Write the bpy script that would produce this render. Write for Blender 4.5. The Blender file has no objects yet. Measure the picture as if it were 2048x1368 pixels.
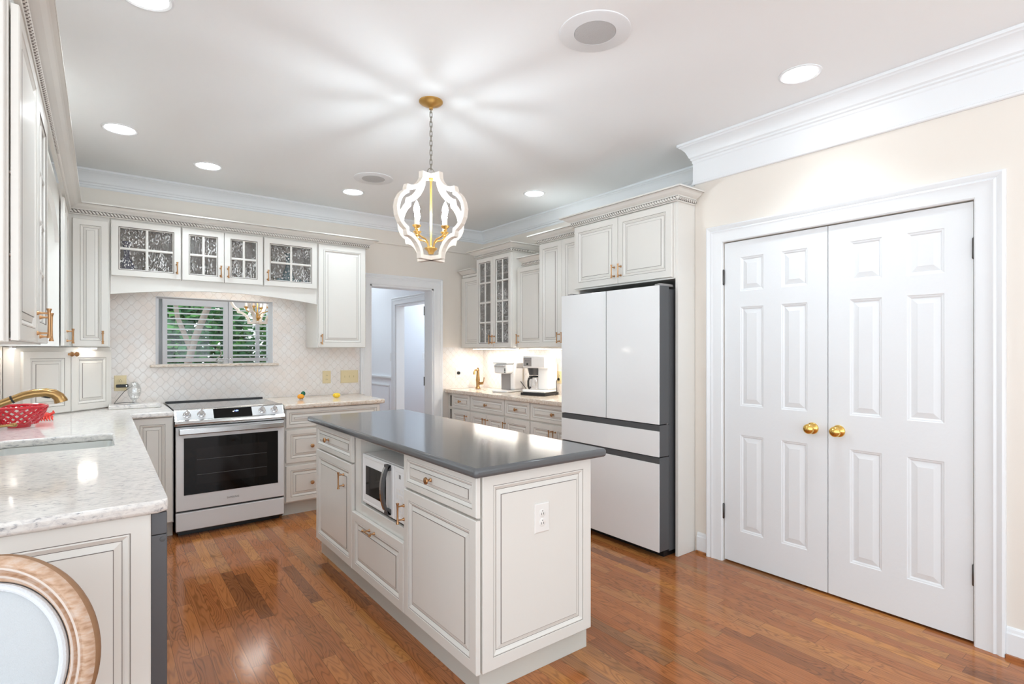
import bpy, bmesh, math, random
from mathutils import Vector, Matrix
random.seed(7)
PI = math.pi
SC = bpy.context.scene
COL = SC.collection

# ------------------------------------------------------------------ camera, world, exposure
cam_d = bpy.data.cameras.new('camera'); cam = bpy.data.objects.new('camera', cam_d); COL.objects.link(cam)
cam.location = (0, 0, 1.355)
cam.rotation_euler = (PI/2, 0, math.radians(-37.369))
cam_d.sensor_width = 36; cam_d.lens = 36*1077/2048; cam_d.shift_y = 16/2048
cam_d.clip_start = .02
SC.camera = cam
SC.view_settings.view_transform = 'Standard'; SC.view_settings.look = 'None'
SC.view_settings.exposure = 1.0; SC.view_settings.gamma = 1
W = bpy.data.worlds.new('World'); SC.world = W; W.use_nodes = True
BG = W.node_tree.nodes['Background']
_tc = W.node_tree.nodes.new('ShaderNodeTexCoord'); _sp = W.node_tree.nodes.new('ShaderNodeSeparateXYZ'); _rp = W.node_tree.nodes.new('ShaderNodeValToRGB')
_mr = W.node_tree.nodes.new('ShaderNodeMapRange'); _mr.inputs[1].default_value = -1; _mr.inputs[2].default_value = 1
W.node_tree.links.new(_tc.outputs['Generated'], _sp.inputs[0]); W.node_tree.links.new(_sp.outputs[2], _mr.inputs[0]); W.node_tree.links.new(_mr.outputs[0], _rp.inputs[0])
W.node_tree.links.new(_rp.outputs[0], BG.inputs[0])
LOW_FILL, SKY = 1.75, 1.08          # added fill from below the horizon to lift the ceiling, hazy sky above
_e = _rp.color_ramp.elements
_e[0].position = .47; _e[0].color = (LOW_FILL*.88, LOW_FILL*.98, LOW_FILL*1.05, 1); _e[1].position = .53; _e[1].color = (SKY*.88, SKY*.98, SKY*1.05, 1)
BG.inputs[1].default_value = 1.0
SC.cycles.max_bounces = 10; SC.cycles.diffuse_bounces = 6; SC.cycles.transparent_max_bounces = 16
DOWNLIGHT = 9.0       # emission of the recessed lamp lenses
BEAM = 1.4           # watts of each recessed lamp's beam
BULB = 108.0           # emission of the chandelier bulbs
STRIP = 30.0          # emission of the under cabinet strips

# ------------------------------------------------------------------ materials
def lin(c): return c/12.92 if c <= .04045 else ((c+.055)/1.055)**2.4
def rgb(r, g, b): return (lin(r/255), lin(g/255), lin(b/255), 1)
def newmat(name):
    m = bpy.data.materials.new(name); m.use_nodes = True
    return m, m.node_tree.nodes, m.node_tree.links, m.node_tree.nodes['Principled BSDF']
def mat(name, col, rough=.5, metal=0, spec=.5, emit=None, estr=0, coat=0, noise=0, nscale=20, bump=0):
    m, N, L, B = newmat(name)
    B.inputs['Base Color'].default_value = col
    B.inputs['Roughness'].default_value = rough; B.inputs['Metallic'].default_value = metal
    B.inputs['Specular IOR Level'].default_value = spec; B.inputs['Coat Weight'].default_value = coat
    B.inputs['Coat Roughness'].default_value = .05
    if emit: B.inputs['Emission Color'].default_value = emit; B.inputs['Emission Strength'].default_value = estr
    if noise or bump:
        tc = N.new('ShaderNodeTexCoord'); n = N.new('ShaderNodeTexNoise'); n.inputs['Scale'].default_value = nscale
        n.inputs['Detail'].default_value = 4
        L.new(tc.outputs['Object'], n.inputs['Vector'])
        if noise:
            mx = N.new('ShaderNodeMix'); mx.data_type = 'RGBA'
            mx.inputs[6].default_value = tuple(c*(1-noise) for c in col[:3])+(1,)
            mx.inputs[7].default_value = tuple(min(1, c*(1+noise*.6)) for c in col[:3])+(1,)
            L.new(n.outputs['Fac'], mx.inputs[0]); L.new(mx.outputs[2], B.inputs['Base Color'])
        if bump:
            b = N.new('ShaderNodeBump'); b.inputs['Strength'].default_value = bump; b.inputs['Distance'].default_value = .01
            L.new(n.outputs['Fac'], b.inputs['Height']); L.new(b.outputs['Normal'], B.inputs['Normal'])
    return m

M = {}
M['cab'] = mat('cabinet_paint', rgb(226, 223, 217), .32, noise=.015, nscale=6)
M['cab_in'] = mat('cabinet_inside', rgb(196, 186, 179), .7)
M['glaze'] = mat('cabinet_glaze', rgb(118, 109, 103), .5)
M['toe'] = mat('plinth_paint', rgb(206, 204, 196), .45)
M['white'] = mat('white_trim_paint', rgb(232, 234, 236), .35)
M['door'] = mat('white_door_paint', rgb(230, 232, 234), .38, bump=.05, nscale=60)
M['ceil'] = mat('ceiling_paint', rgb(243, 245, 246), .9)
M['wall'] = mat('cream_wall_paint', rgb(231, 224, 215), .45, noise=.01, nscale=3)
M['hall'] = mat('pale_blue_wall_paint', rgb(238, 240, 244), .6)
M['bronze'] = mat('brushed_bronze', rgb(192, 148, 106), .3, metal=1, noise=.08, nscale=40)
M['antique'] = mat('antique_brass', rgb(176, 140, 92), .26, metal=1)
M['brass'] = mat('polished_brass', rgb(236, 196, 110), .08, metal=1)
M['gold'] = mat('gold_paint', rgb(200, 158, 88), .35, metal=.7)
M['nickel'] = mat('aged_nickel', rgb(160, 155, 145), .3, metal=1)
M['steel'] = mat('stainless_steel', rgb(190, 190, 190), .22, metal=1)
M['chrome'] = mat('chrome', rgb(222, 222, 224), .1, metal=1)
M['whiteglass'] = mat('white_glass_front', rgb(238, 239, 240), .06, coat=.4)
M['whitesteel'] = mat('white_enamel', rgb(222, 223, 225), .2)
M['dkgrey'] = mat('dark_grey_metal', rgb(78, 79, 81), .4)
M['dwgrey'] = mat('dishwasher_grey', rgb(92, 93, 96), .35, metal=.3)
M['black'] = mat('black_plastic', rgb(22, 22, 23), .35)
M['blackglass'] = mat('black_glass', rgb(7, 7, 8), .05, spec=.3)
M['ovenglass'] = mat('oven_inner_glass', rgb(24, 21, 21), .08, spec=.3)
M['cooktop'] = mat('cooktop_glass', rgb(60, 62, 65), .05, coat=.6)
M['plastic'] = mat('white_plastic', rgb(243, 243, 243), .25)
M['almond'] = mat('almond_plastic', rgb(226, 210, 168), .4)
M['outwhite'] = mat('white_outlet', rgb(234, 231, 227), .35)
M['greyplastic'] = mat('grey_plastic', rgb(150, 147, 146), .4)
M['red'] = mat('red_glaze', rgb(196, 22, 40), .12, coat=.5)
M['coral'] = mat('coral_glaze', rgb(222, 62, 52), .2)
M['orange'] = mat('orange_glass', rgb(240, 160, 40), .15)
M['yellow'] = mat('yellow_glass', rgb(246, 208, 60), .15)
M['green'] = mat('green_glass', rgb(20, 100, 70), .15)
M['blueglass'] = mat('blue_bottle_glass', rgb(40, 52, 100), .08, coat=.5)
M['tealglass'] = mat('teal_glass', rgb(30, 110, 125), .08, coat=.5)
M['brownglass'] = mat('brown_glass', rgb(110, 92, 66), .12)
M['sinkw'] = mat('sink_composite', rgb(206, 207, 203), .3)
M['fabric'] = mat('linen_fabric', rgb(190, 192, 194), .95, noise=.06, nscale=400, bump=.3)
M['welt'] = mat('linen_welt', rgb(212, 214, 217), .95, bump=.3, nscale=300)
M['shutter'] = mat('shutter_paint', rgb(206, 208, 211), .4)
M['hinge'] = mat('hinge_metal', rgb(92, 90, 88), .35, metal=.9)
M['grass'] = mat('lawn', rgb(86, 120, 60), .9, noise=.3)
M['trunk'] = mat('bark', rgb(168, 152, 140), .9, noise=.3, nscale=9)
M['leaf'] = mat('leaf_green', rgb(86, 150, 66), .45, noise=.35, nscale=4)
M['leaf2'] = mat('leaf_dark', rgb(56, 118, 66), .45, noise=.35, nscale=4)
M['bowlfoot'] = M['red']
M['meshgrille'] = mat('speaker_grille', rgb(198, 198, 198), .8, bump=.4, nscale=500)
M['lamp'] = mat('lamp_lens', rgb(255, 255, 255), .5, emit=(.94, .98, 1, 1), estr=DOWNLIGHT)
M['bulb'] = mat('bulb_glow', rgb(255, 255, 255), .5, emit=(.88, 1, 1.07, 1), estr=BULB)
M['bulb_soft'] = mat('soft_bulb_glow', rgb(255, 255, 255), .5, emit=(1, .97, .92, 1), estr=BULB*.25)
M['strip'] = mat('strip_glow', rgb(255, 255, 255), .5, emit=(1, .93, .84, 1), estr=STRIP)
M['display'] = mat('display_glow', rgb(120, 150, 255), .5, emit=rgb(150, 175, 255), estr=3)
M['ledwhite'] = mat('led_glow', rgb(255, 255, 255), .5, emit=(1, 1, 1, 1), estr=2)

def glassmat(name, tint, spec_amt, rough, bscale, bstr, stretch=1, body=None, bodyamt=0, seeds=False):
    m, N, L, B = newmat(name); out = N['Material Output']; N.remove(B)
    t = N.new('ShaderNodeBsdfTransparent'); t.inputs[0].default_value = tint
    g = N.new('ShaderNodeBsdfGlossy'); g.inputs['Roughness'].default_value = rough
    mx = N.new('ShaderNodeMixShader'); mx.inputs[0].default_value = spec_amt
    L.new(t.outputs[0], mx.inputs[1]); L.new(g.outputs[0], mx.inputs[2])
    if bstr:
        tc = N.new('ShaderNodeTexCoord'); mp = N.new('ShaderNodeMapping'); mp.inputs['Scale'].default_value = (1, 1, stretch)
        n = N.new('ShaderNodeTexNoise'); n.inputs['Scale'].default_value = bscale; n.inputs['Detail'].default_value = 2
        b = N.new('ShaderNodeBump'); b.inputs['Strength'].default_value = bstr; b.inputs['Distance'].default_value = .01
        L.new(tc.outputs['Object'], mp.inputs[0]); L.new(mp.outputs[0], n.inputs['Vector'])
        L.new(n.outputs['Fac'], b.inputs['Height']); L.new(b.outputs['Normal'], g.inputs['Normal'])
    last = mx
    if seeds:      # drops and seeds cast in the glass
        tc = N.new('ShaderNodeTexCoord'); mp = N.new('ShaderNodeMapping'); mp.inputs['Scale'].default_value = (1, 1, .42)
        n = N.new('ShaderNodeTexNoise'); n.inputs['Scale'].default_value = 150; n.inputs['Detail'].default_value = 1.5
        n2 = N.new('ShaderNodeTexNoise'); n2.inputs['Scale'].default_value = 7
        ad = N.new('ShaderNodeMath'); ad.operation = 'MULTIPLY_ADD'; ad.inputs[1].default_value = .35
        mr = N.new('ShaderNodeMapRange'); mr.inputs[1].default_value = .765; mr.inputs[2].default_value = .86; mr.inputs[4].default_value = .8
        L.new(tc.outputs['Object'], mp.inputs[0]); L.new(mp.outputs[0], n.inputs['Vector']); L.new(tc.outputs['Object'], n2.inputs['Vector'])
        L.new(n2.outputs['Fac'], ad.inputs[0]); L.new(n.outputs['Fac'], ad.inputs[2]); L.new(ad.outputs[0], mr.inputs[0])
        d = N.new('ShaderNodeBsdfDiffuse'); d.inputs[0].default_value = (.82, .81, .80, 1)
        m3 = N.new('ShaderNodeMixShader'); L.new(mr.outputs[0], m3.inputs[0]); L.new(mx.outputs[0], m3.inputs[1]); L.new(d.outputs[0], m3.inputs[2]); last = m3
    if body:
        d = N.new('ShaderNodeBsdfDiffuse'); d.inputs[0].default_value = body
        m2 = N.new('ShaderNodeMixShader'); m2.inputs[0].default_value = bodyamt
        L.new(mx.outputs[0], m2.inputs[1]); L.new(d.outputs[0], m2.inputs[2]); last = m2
    L.new(last.outputs[0], out.inputs[0])
    return m
M['rainglass'] = glassmat('rain_glass', (.88, .87, .86, 1), .10, .03, 240, 1.0, .4, seeds=True)
M['clear'] = glassmat('clear_glass', (.96, .97, .97, 1), .03, .02, 0, 0)
M['jug'] = glassmat('jug_glass', (.95, .96, .97, 1), .14, .02, 0, 0)
M['crystal'] = glassmat('crystal', (.92, .94, .95, 1), .35, .03, 60, .5)

def quartz(name, base, vein, dark):
    m, N, L, B = newmat(name)
    tc = N.new('ShaderNodeTexCoord'); mp = N.new('ShaderNodeMapping'); mp.inputs['Scale'].default_value = (24, 54, 44)
    mp.inputs['Rotation'].default_value = (0, 0, .16)
    n = N.new('ShaderNodeTexNoise'); n.inputs['Scale'].default_value = 1.6; n.inputs['Detail'].default_value = 7; n.inputs['Roughness'].default_value = .68
    n.inputs['Distortion'].default_value = .6
    r = N.new('ShaderNodeValToRGB'); e = r.color_ramp.elements
    e[0].position = .31; e[0].color = dark; e[1].position = .56; e[1].color = base
    x = e.new(.37); x.color = tuple((a+b)/2 for a, b in zip(dark, vein))
    x = e.new(.42); x.color = vein
    L.new(tc.outputs['Object'], mp.inputs[0]); L.new(mp.outputs[0], n.inputs['Vector']); L.new(n.outputs['Fac'], r.inputs[0])
    L.new(r.outputs[0], B.inputs['Base Color'])
    B.inputs['Roughness'].default_value = .1
    return m
M['quartz'] = quartz('speckled_quartz', rgb(232, 228, 223), rgb(212, 208, 205), rgb(142, 142, 147))
M['quartz_warm'] = quartz('speckled_quartz_warm', rgb(231, 222, 211), rgb(212, 192, 172), rgb(158, 138, 120))
M['slate'] = mat('dark_grey_quartz', rgb(94, 95, 97), .13, noise=.06, nscale=300)

def tilemat(name, ax):
    m, N, L, B = newmat(name)
    tc = N.new('ShaderNodeTexCoord'); sp = N.new('ShaderNodeSeparateXYZ'); L.new(tc.outputs['Object'], sp.inputs[0])
    def mth(op, a, b=None):
        n = N.new('ShaderNodeMath'); n.operation = op
        for i, v in enumerate((a, b)):
            if v is None: continue
            if isinstance(v, (int, float)): n.inputs[i].default_value = v
            else: L.new(v, n.inputs[i])
        return n.outputs[0]
    k = 2*PI/.078
    u = mth('MULTIPLY', sp.outputs[ax], k); v = mth('MULTIPLY', sp.outputs[2], k)
    # an ogee: the boundary runs in an S from point to point
    f = mth('ADD', mth('COSINE', v), mth('SINE', mth('MULTIPLY', mth('COSINE', u), PI/2)))
    gu = mth('MULTIPLY', mth('MULTIPLY', mth('COSINE', mth('MULTIPLY', mth('COSINE', u), PI/2)), PI/2), mth('SINE', u))
    gv = mth('SINE', v)
    gr = mth('SQRT', mth('ADD', mth('ADD', mth('MULTIPLY', gu, gu), mth('MULTIPLY', gv, gv)), .012))
    d = mth('DIVIDE', mth('ABSOLUTE', f), gr)
    mr = N.new('ShaderNodeMapRange'); mr.inputs[1].default_value = .07; mr.inputs[2].default_value = .16
    L.new(d, mr.inputs[0])
    noi = N.new('ShaderNodeTexNoise'); noi.inputs['Scale'].default_value = 9; L.new(tc.outputs['Object'], noi.inputs['Vector'])
    rp = N.new('ShaderNodeValToRGB'); rp.color_ramp.elements[0].color = rgb(233, 224, 217); rp.color_ramp.elements[1].color = rgb(236, 233, 230)
    rp.color_ramp.elements[0].position = .35; rp.color_ramp.elements[1].position = .65
    L.new(noi.outputs['Fac'], rp.inputs[0])
    mx = N.new('ShaderNodeMix'); mx.data_type = 'RGBA'; mx.inputs[6].default_value = rgb(219, 212, 206)
    L.new(rp.outputs[0], mx.inputs[7]); L.new(mr.outputs[0], mx.inputs[0]); L.new(mx.outputs[2], B.inputs['Base Color'])
    mr2 = N.new('ShaderNodeMapRange'); mr2.inputs[1].default_value = .0; mr2.inputs[2].default_value = .5; mr2.interpolation_type = 'SMOOTHERSTEP'; L.new(d, mr2.inputs[0])
    b = N.new('ShaderNodeBump'); b.inputs['Strength'].default_value = .25; b.inputs['Distance'].default_value = .003
    L.new(mr2.outputs[0], b.inputs['Height']); L.new(b.outputs['Normal'], B.inputs['Normal'])
    B.inputs['Roughness'].default_value = .14
    return m
M['tile_x'] = tilemat('arabesque_tile_back', 0)
M['tile_y'] = tilemat('arabesque_tile_side', 1)

def oakfloor():
    m, N, L, B = newmat('oak_planks')
    tc = N.new('ShaderNodeTexCoord'); sp = N.new('ShaderNodeSeparateXYZ'); L.new(tc.outputs['Object'], sp.inputs[0])
    def mth(op, a, b=None, c=None):
        n = N.new('ShaderNodeMath'); n.operation = op
        for i, v in enumerate((a, b, c)):
            if v is None: continue
            if isinstance(v, (int, float)): n.inputs[i].default_value = v
            else: L.new(v, n.inputs[i])
        return n.outputs[0]
    X, Y = sp.outputs[0], sp.outputs[1]
    Wd = .064
    xr = mth('DIVIDE', X, Wd); row = mth('FLOOR', xr); fx = mth('SUBTRACT', xr, row)
    wn = N.new('ShaderNodeTexWhiteNoise'); wn.noise_dimensions = '1D'; L.new(row, wn.inputs['W'])
    ln = mth('MULTIPLY_ADD', wn.outputs['Value'], .35, .42)
    wn3 = N.new('ShaderNodeTexWhiteNoise'); wn3.noise_dimensions = '1D'; L.new(mth('ADD', row, 77.3), wn3.inputs['W'])
    yy = mth('MULTIPLY_ADD', wn3.outputs['Value'], 9.7, Y)
    yr = mth('DIVIDE', yy, ln); pl = mth('FLOOR', yr); fy = mth('SUBTRACT', yr, pl)
    cmb = N.new('ShaderNodeCombineXYZ'); L.new(row, cmb.inputs[0]); L.new(pl, cmb.inputs[1])
    w2 = N.new('ShaderNodeTexWhiteNoise'); w2.noise_dimensions = '2D'; L.new(cmb.outputs[0], w2.inputs['Vector'])
    rp = N.new('ShaderNodeValToRGB'); rp.color_ramp.interpolation = 'LINEAR'
    tones = [(0, (124, 76, 44)), (.12, (150, 92, 52)), (.35, (162, 100, 56)), (.5, (154, 92, 50)), (.65, (170, 107, 60)), (.82, (164, 108, 64)), (.93, (182, 120, 62)), (1, (136, 94, 62))]
    el = rp.color_ramp.elements
    el[0].position = 0; el[0].color = rgb(*tones[0][1]); el[1].position = 1; el[1].color = rgb(*tones[-1][1])
    for p, c in tones[1:-1]:
        x = el.new(p); x.color = rgb(*c)
    L.new(w2.outputs['Value'], rp.inputs[0])
    # grain: wide arched figure and fine pores, shifted per plank
    g = N.new('ShaderNodeCombineXYZ')
    L.new(mth('MULTIPLY_ADD', w2.outputs['Value'], 37.0, mth('MULTIPLY', X, 13.0)), g.inputs[0])
    L.new(mth('MULTIPLY', Y, 1.7), g.inputs[1]); L.new(mth('MULTIPLY', w2.outputs['Value'], 91.0), g.inputs[2])
    n1 = N.new('ShaderNodeTexNoise'); n1.inputs['Scale'].default_value = 1.0; n1.inputs['Detail'].default_value = 1.5; L.new(g.outputs[0], n1.inputs['Vector'])
    s = mth('SINE', mth('MULTIPLY', n1.outputs['Fac'], 120.0))
    s = mth('POWER', mth('MULTIPLY_ADD', s, .5, .5), 3.0)
    g2 = N.new('ShaderNodeCombineXYZ'); L.new(mth('MULTIPLY', X, 170.0), g2.inputs[0]); L.new(mth('MULTIPLY', Y, 7.0), g2.inputs[1]); L.new(w2.outputs['Value'], g2.inputs[2])
    n2 = N.new('ShaderNodeTexNoise'); n2.inputs['Scale'].default_value = 1.0; n2.inputs['Detail'].default_value = 2; L.new(g2.outputs[0], n2.inputs['Vector'])
    n3 = N.new('ShaderNodeTexNoise'); n3.inputs['Scale'].default_value = 3.0; L.new(g.outputs[0], n3.inputs['Vector'])
    dark = mth('SUBTRACT', 1.0, mth('MULTIPLY', s, mth('MULTIPLY', n3.outputs['Fac'], .62)))
    dark = mth('MULTIPLY', dark, mth('MULTIPLY_ADD', n2.outputs['Fac'], .34, .83))
    ex = mth('MULTIPLY', mth('MINIMUM', fx, mth('SUBTRACT', 1.0, fx)), Wd)
    ey = mth('MULTIPLY', mth('MINIMUM', fy, mth('SUBTRACT', 1.0, fy)), ln)
    ed = mth('MINIMUM', ex, ey)
    mr = N.new('ShaderNodeMapRange'); mr.inputs[1].default_value = .0004; mr.inputs[2].default_value = .0016; mr.inputs[3].default_value = .45; L.new(ed, mr.inputs[0])
    dark = mth('MULTIPLY', dark, mr.outputs[0])
    dark = mth('MULTIPLY', dark, 1.14)
    mx = N.new('ShaderNodeVectorMath'); mx.operation = 'SCALE'; L.new(rp.outputs[0], mx.inputs[0]); L.new(dark, mx.inputs['Scale'])
    L.new(mx.outputs[0], B.inputs['Base Color'])
    B.inputs['Roughness'].default_value = .13; B.inputs['Specular IOR Level'].default_value = .5
    b = N.new('ShaderNodeBump'); b.inputs['Strength'].default_value = .06; b.inputs['Distance'].default_value = .0015
    L.new(dark, b.inputs['Height']); L.new(b.outputs['Normal'], B.inputs['Normal'])
    return m
M['oak'] = oakfloor()

def washedwood():
    m, N, L, B = newmat('washed_oak')
    tc = N.new('ShaderNodeTexCoord'); n = N.new('ShaderNodeTexNoise'); n.inputs['Scale'].default_value = 42; n.inputs['Detail'].default_value = 9
    mp = N.new('ShaderNodeMapping'); mp.inputs['Scale'].default_value = (1, 1, 3)
    L.new(tc.outputs['Object'], mp.inputs[0]); L.new(mp.outputs[0], n.inputs['Vector'])
    r = N.new('ShaderNodeValToRGB'); e = r.color_ramp.elements
    e[0].position = .28; e[0].color = rgb(160, 122, 92); e[1].position = .72; e[1].color = rgb(200, 180, 166)
    x = e.new(.48); x.color = rgb(188, 154, 128)
    L.new(n.outputs['Fac'], r.inputs[0]); L.new(r.outputs[0], B.inputs['Base Color']); B.inputs['Roughness'].default_value = .6
    return m
M['washed'] = washedwood()
M['limewash'] = mat('lime_washed_bead', rgb(214, 200, 190), .6, noise=.1, nscale=40)
M['rawoak'] = mat('worn_oak_rim', rgb(150, 112, 80), .6, noise=.2, nscale=60)
M['chalkwood'] = mat('white_washed_wood', rgb(236, 226, 214), .6, noise=.06, nscale=30)

# ------------------------------------------------------------------ mesh helpers
Z = Vector((0, 0, 1))
class Frame:
    "a face of a thing: a runs along it, b up, c out of it"
    def __init__(s, o, r, n): s.o = Vector(o); s.r = Vector(r).normalized(); s.n = Vector(n).normalized()
    def __call__(s, a, b, c=0): return s.o + s.r*a + Z*b + s.n*c
def FY(y): return Frame((0, y, 0), (1, 0, 0), (0, -1, 0))          # faces the camera side; a = X
def FR(x): return Frame((x, 0, 0), (0, -1, 0), (-1, 0, 0))         # faces -X; a = -Y
def FL(x): return Frame((x, 0, 0), (0, 1, 0), (1, 0, 0))           # faces +X; a = Y

class MB:
    def __init__(s): s.v = []; s.f = []; s.m = []
    def add(s, verts, faces, mi=0):
        o = len(s.v); s.v += [Vector(p) for p in verts]
        s.f += [tuple(i+o for i in f) for f in faces]
        s.m += [mi]*len(faces) if isinstance(mi, int) else list(mi)
        return s
    def box8(s, p, mi=0):
        return s.add(p, [(0, 1, 2, 3), (4, 7, 6, 5), (0, 4, 5, 1), (1, 5, 6, 2), (2, 6, 7, 3), (3, 7, 4, 0)], mi)
    def box(s, x0, y0, z0, x1, y1, z1, mi=0):
        return s.box8([(x0, y0, z0), (x1, y0, z0), (x1, y1, z0), (x0, y1, z0), (x0, y0, z1), (x1, y0, z1), (x1, y1, z1), (x0, y1, z1)], mi)
    def fbox(s, F, a0, a1, b0, b1, c0, c1, mi=0):
        return s.box8([F(a0, b0, c0), F(a1, b0, c0), F(a1, b1, c0), F(a0, b1, c0), F(a0, b0, c1), F(a1, b0, c1), F(a1, b1, c1), F(a0, b1, c1)], mi)
    def rings(s, F, a0, a1, b0, b1, rg, cap=0, back=None):
        "concentric rectangles (inset, c, material) joined outside in"
        vs = []; fs = []; ms = []
        for i, c, k in rg: vs += [F(a0+i, b0+i, c), F(a1-i, b0+i, c), F(a1-i, b1-i, c), F(a0+i, b1-i, c)]
        for q in range(len(rg)-1):
            for e in range(4):
                fs.append((q*4+e, q*4+(e+1) % 4, q*4+4+(e+1) % 4, q*4+4+e)); ms.append(rg[q+1][2])
        if cap is not None: fs.append(tuple(range(len(vs)-4, len(vs)))); ms.append(cap)
        if back is not None: fs.append((3, 2, 1, 0)); ms.append(back)
        return s.add(vs, fs, ms)
    def prism(s, pts, vec, mi=0):
        n = len(pts); vec = Vector(vec); pts = [Vector(p) for p in pts]
        fs = [tuple(range(n))[::-1], tuple(range(n, 2*n))] + [(i, (i+1) % n, n+(i+1) % n, n+i) for i in range(n)]
        return s.add(pts+[p+vec for p in pts], fs, mi)
    def lathe(s, o, axis, prof, seg=20, mi=0, sx=1, sy=1):
        o = Vector(o); ax = Vector(axis).normalized()
        t = ax.orthogonal().normalized()
        if abs(ax.z) > .99: t = Vector((1, 0, 0))
        b = ax.cross(t)
        vs = []
        for r, h in prof:
            for k in range(seg):
                an = 2*PI*k/seg; vs.append(o+ax*h+t*(r*math.cos(an)*sx)+b*(r*math.sin(an)*sy))
        fs = [(q*seg+k, q*seg+(k+1) % seg, q*seg+seg+(k+1) % seg, q*seg+seg+k) for q in range(len(prof)-1) for k in range(seg)]
        if prof[0][0] > 1e-6: fs.append(tuple(range(seg))[::-1])
        if prof[-1][0] > 1e-6: fs.append(tuple(range(len(vs)-seg, len(vs))))
        return s.add(vs, fs, mi)
    def tube(s, pts, r, seg=10, mi=0, closed=False):
        pts = [Vector(p) for p in pts]; n = len(pts)
        rs = r if isinstance(r, (list, tuple)) else [r]*n
        vs = []; up = None
        for i, p in enumerate(pts):
            if closed: d = pts[(i+1) % n]-pts[i-1]
            else: d = pts[min(i+1, n-1)]-pts[max(i-1, 0)]
            d.normalize()
            if up is None: up = d.orthogonal().normalized()
            else: up = (up-d*up.dot(d)).normalized()
            b = d.cross(up)
            for k in range(seg):
                an = 2*PI*k/seg; vs.append(p+up*(math.cos(an)*rs[i])+b*(math.sin(an)*rs[i]))
        m = n if closed else n-1
        fs = [(q*seg+k, q*seg+(k+1) % seg, ((q+1) % n)*seg+(k+1) % seg, ((q+1) % n)*seg+k) for q in range(m) for k in range(seg)]
        if not closed: fs += [tuple(range(seg))[::-1], tuple(range(len(vs)-seg, len(vs)))]
        return s.add(vs, fs, mi)
    def sweep(s, path, prof, f, mi=0, closed=False, side=1):
        "mitred moulding: profile (out, h) along a 2D path; f maps (a, b, h) to 3D; mi may list one material per strip"
        n = len(path); P2 = [Vector(p) for p in path]; vs = []; k = len(prof)
        for i in range(n):
            ns = []
            if i > 0 or closed:
                d = (P2[i]-P2[i-1]).normalized(); ns.append(Vector((d.y, -d.x))*side)
            if i < n-1 or closed:
                d = (P2[(i+1) % n]-P2[i]).normalized(); ns.append(Vector((d.y, -d.x))*side)
            if len(ns) == 2:
                nn = (ns[0]+ns[1]); nn = nn/(1+ns[0].dot(ns[1]))
            else: nn = ns[0]
            for o, h in prof:
                q = P2[i]+nn*o; vs.append(f(q.x, q.y, h))
        m = n if closed else n-1; fs = []; ms = []
        for i in range(m):
            j = (i+1) % n
            for e in range(k):
                e2 = (e+1) % k
                fs.append((i*k+e, i*k+e2, j*k+e2, j*k+e)); ms.append(mi if isinstance(mi, int) else mi[e])
        if not closed:
            fs += [tuple(range(k))[::-1], tuple(range((n-1)*k, n*k))]; ms += [0, 0]
        return s.add(vs, fs, ms)
    def sphere(s, c, r, seg=16, rn=10, mi=0, sc=(1, 1, 1)):
        c = Vector(c); prof = [(max(1e-7, math.sin(PI*i/rn)), -math.cos(PI*i/rn)) for i in range(rn+1)]
        vs = []
        for rr, h in prof:
            for k in range(seg):
                an = 2*PI*k/seg; vs.append(c+Vector((rr*math.cos(an)*r*sc[0], rr*math.sin(an)*r*sc[1], h*r*sc[2])))
        fs = [(q*seg+k, q*seg+(k+1) % seg, q*seg+seg+(k+1) % seg, q*seg+seg+k) for q in range(rn) for k in range(seg)]
        return s.add(vs, fs, mi)

ORG = {}
def tag(o, label, cat, group=None, kind=None):
    o['label'] = label; o['category'] = cat
    if group: o['group'] = group
    if kind: o['kind'] = kind
    return o
def thing(name, label, cat, loc, group=None, kind=None):
    o = bpy.data.objects.new(name, None); COL.objects.link(o); o.location = loc; o.empty_display_size = .05
    ORG[o] = Vector(loc); return tag(o, label, cat, group, kind)
def obj(name, mb, mats, parent=None, bevel=0, seg=2, smooth=35, org=None, label=None):
    me = bpy.data.meshes.new(name)
    o = bpy.data.objects.new(name, me)
    if parent is not None: og = ORG[parent]; o.parent = parent
    else:
        og = Vector(org) if org is not None else Vector((0, 0, 0)); o.location = og
    ORG[o] = og
    bm = bmesh.new(); vs = [bm.verts.new(v-og) for v in mb.v]
    for f, mi in zip(mb.f, mb.m):
        try:
            fc = bm.faces.new([vs[i] for i in f]); fc.material_index = mi
        except ValueError: pass
    bmesh.ops.remove_doubles(bm, verts=bm.verts, dist=1e-6)
    bmesh.ops.recalc_face_normals(bm, faces=bm.faces)
    bm.to_mesh(me); bm.free()
    for m in ([mats] if isinstance(mats, str) else mats): me.materials.append(M[m])
    if smooth:
        me.shade_smooth(); me.set_sharp_from_angle(angle=math.radians(smooth))
    COL.objects.link(o)
    if bevel:
        b = o.modifiers.new('bevel', 'BEVEL'); b.width = bevel; b.segments = seg; b.limit_method = 'ANGLE'; b.angle_limit = math.radians(40)
        b.harden_normals = False
    if label: o['label'] = label
    return o
def struct(name, mb, mats, label, cat, **k):
    o = obj(name, mb, mats, **k); return tag(o, label, cat, kind='structure')
def copy_tree(o, parent=None):
    c = o.copy(); COL.objects.link(c); ORG[c] = ORG[o]
    if parent is not None: c.parent = parent
    for ch in o.children: copy_tree(ch, c)
    return c
def dup(root, loc, label, rz=None):
    c = copy_tree(root); c.location = loc; c['label'] = label
    if rz is not None: c.rotation_euler.z = rz
    return c
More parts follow.
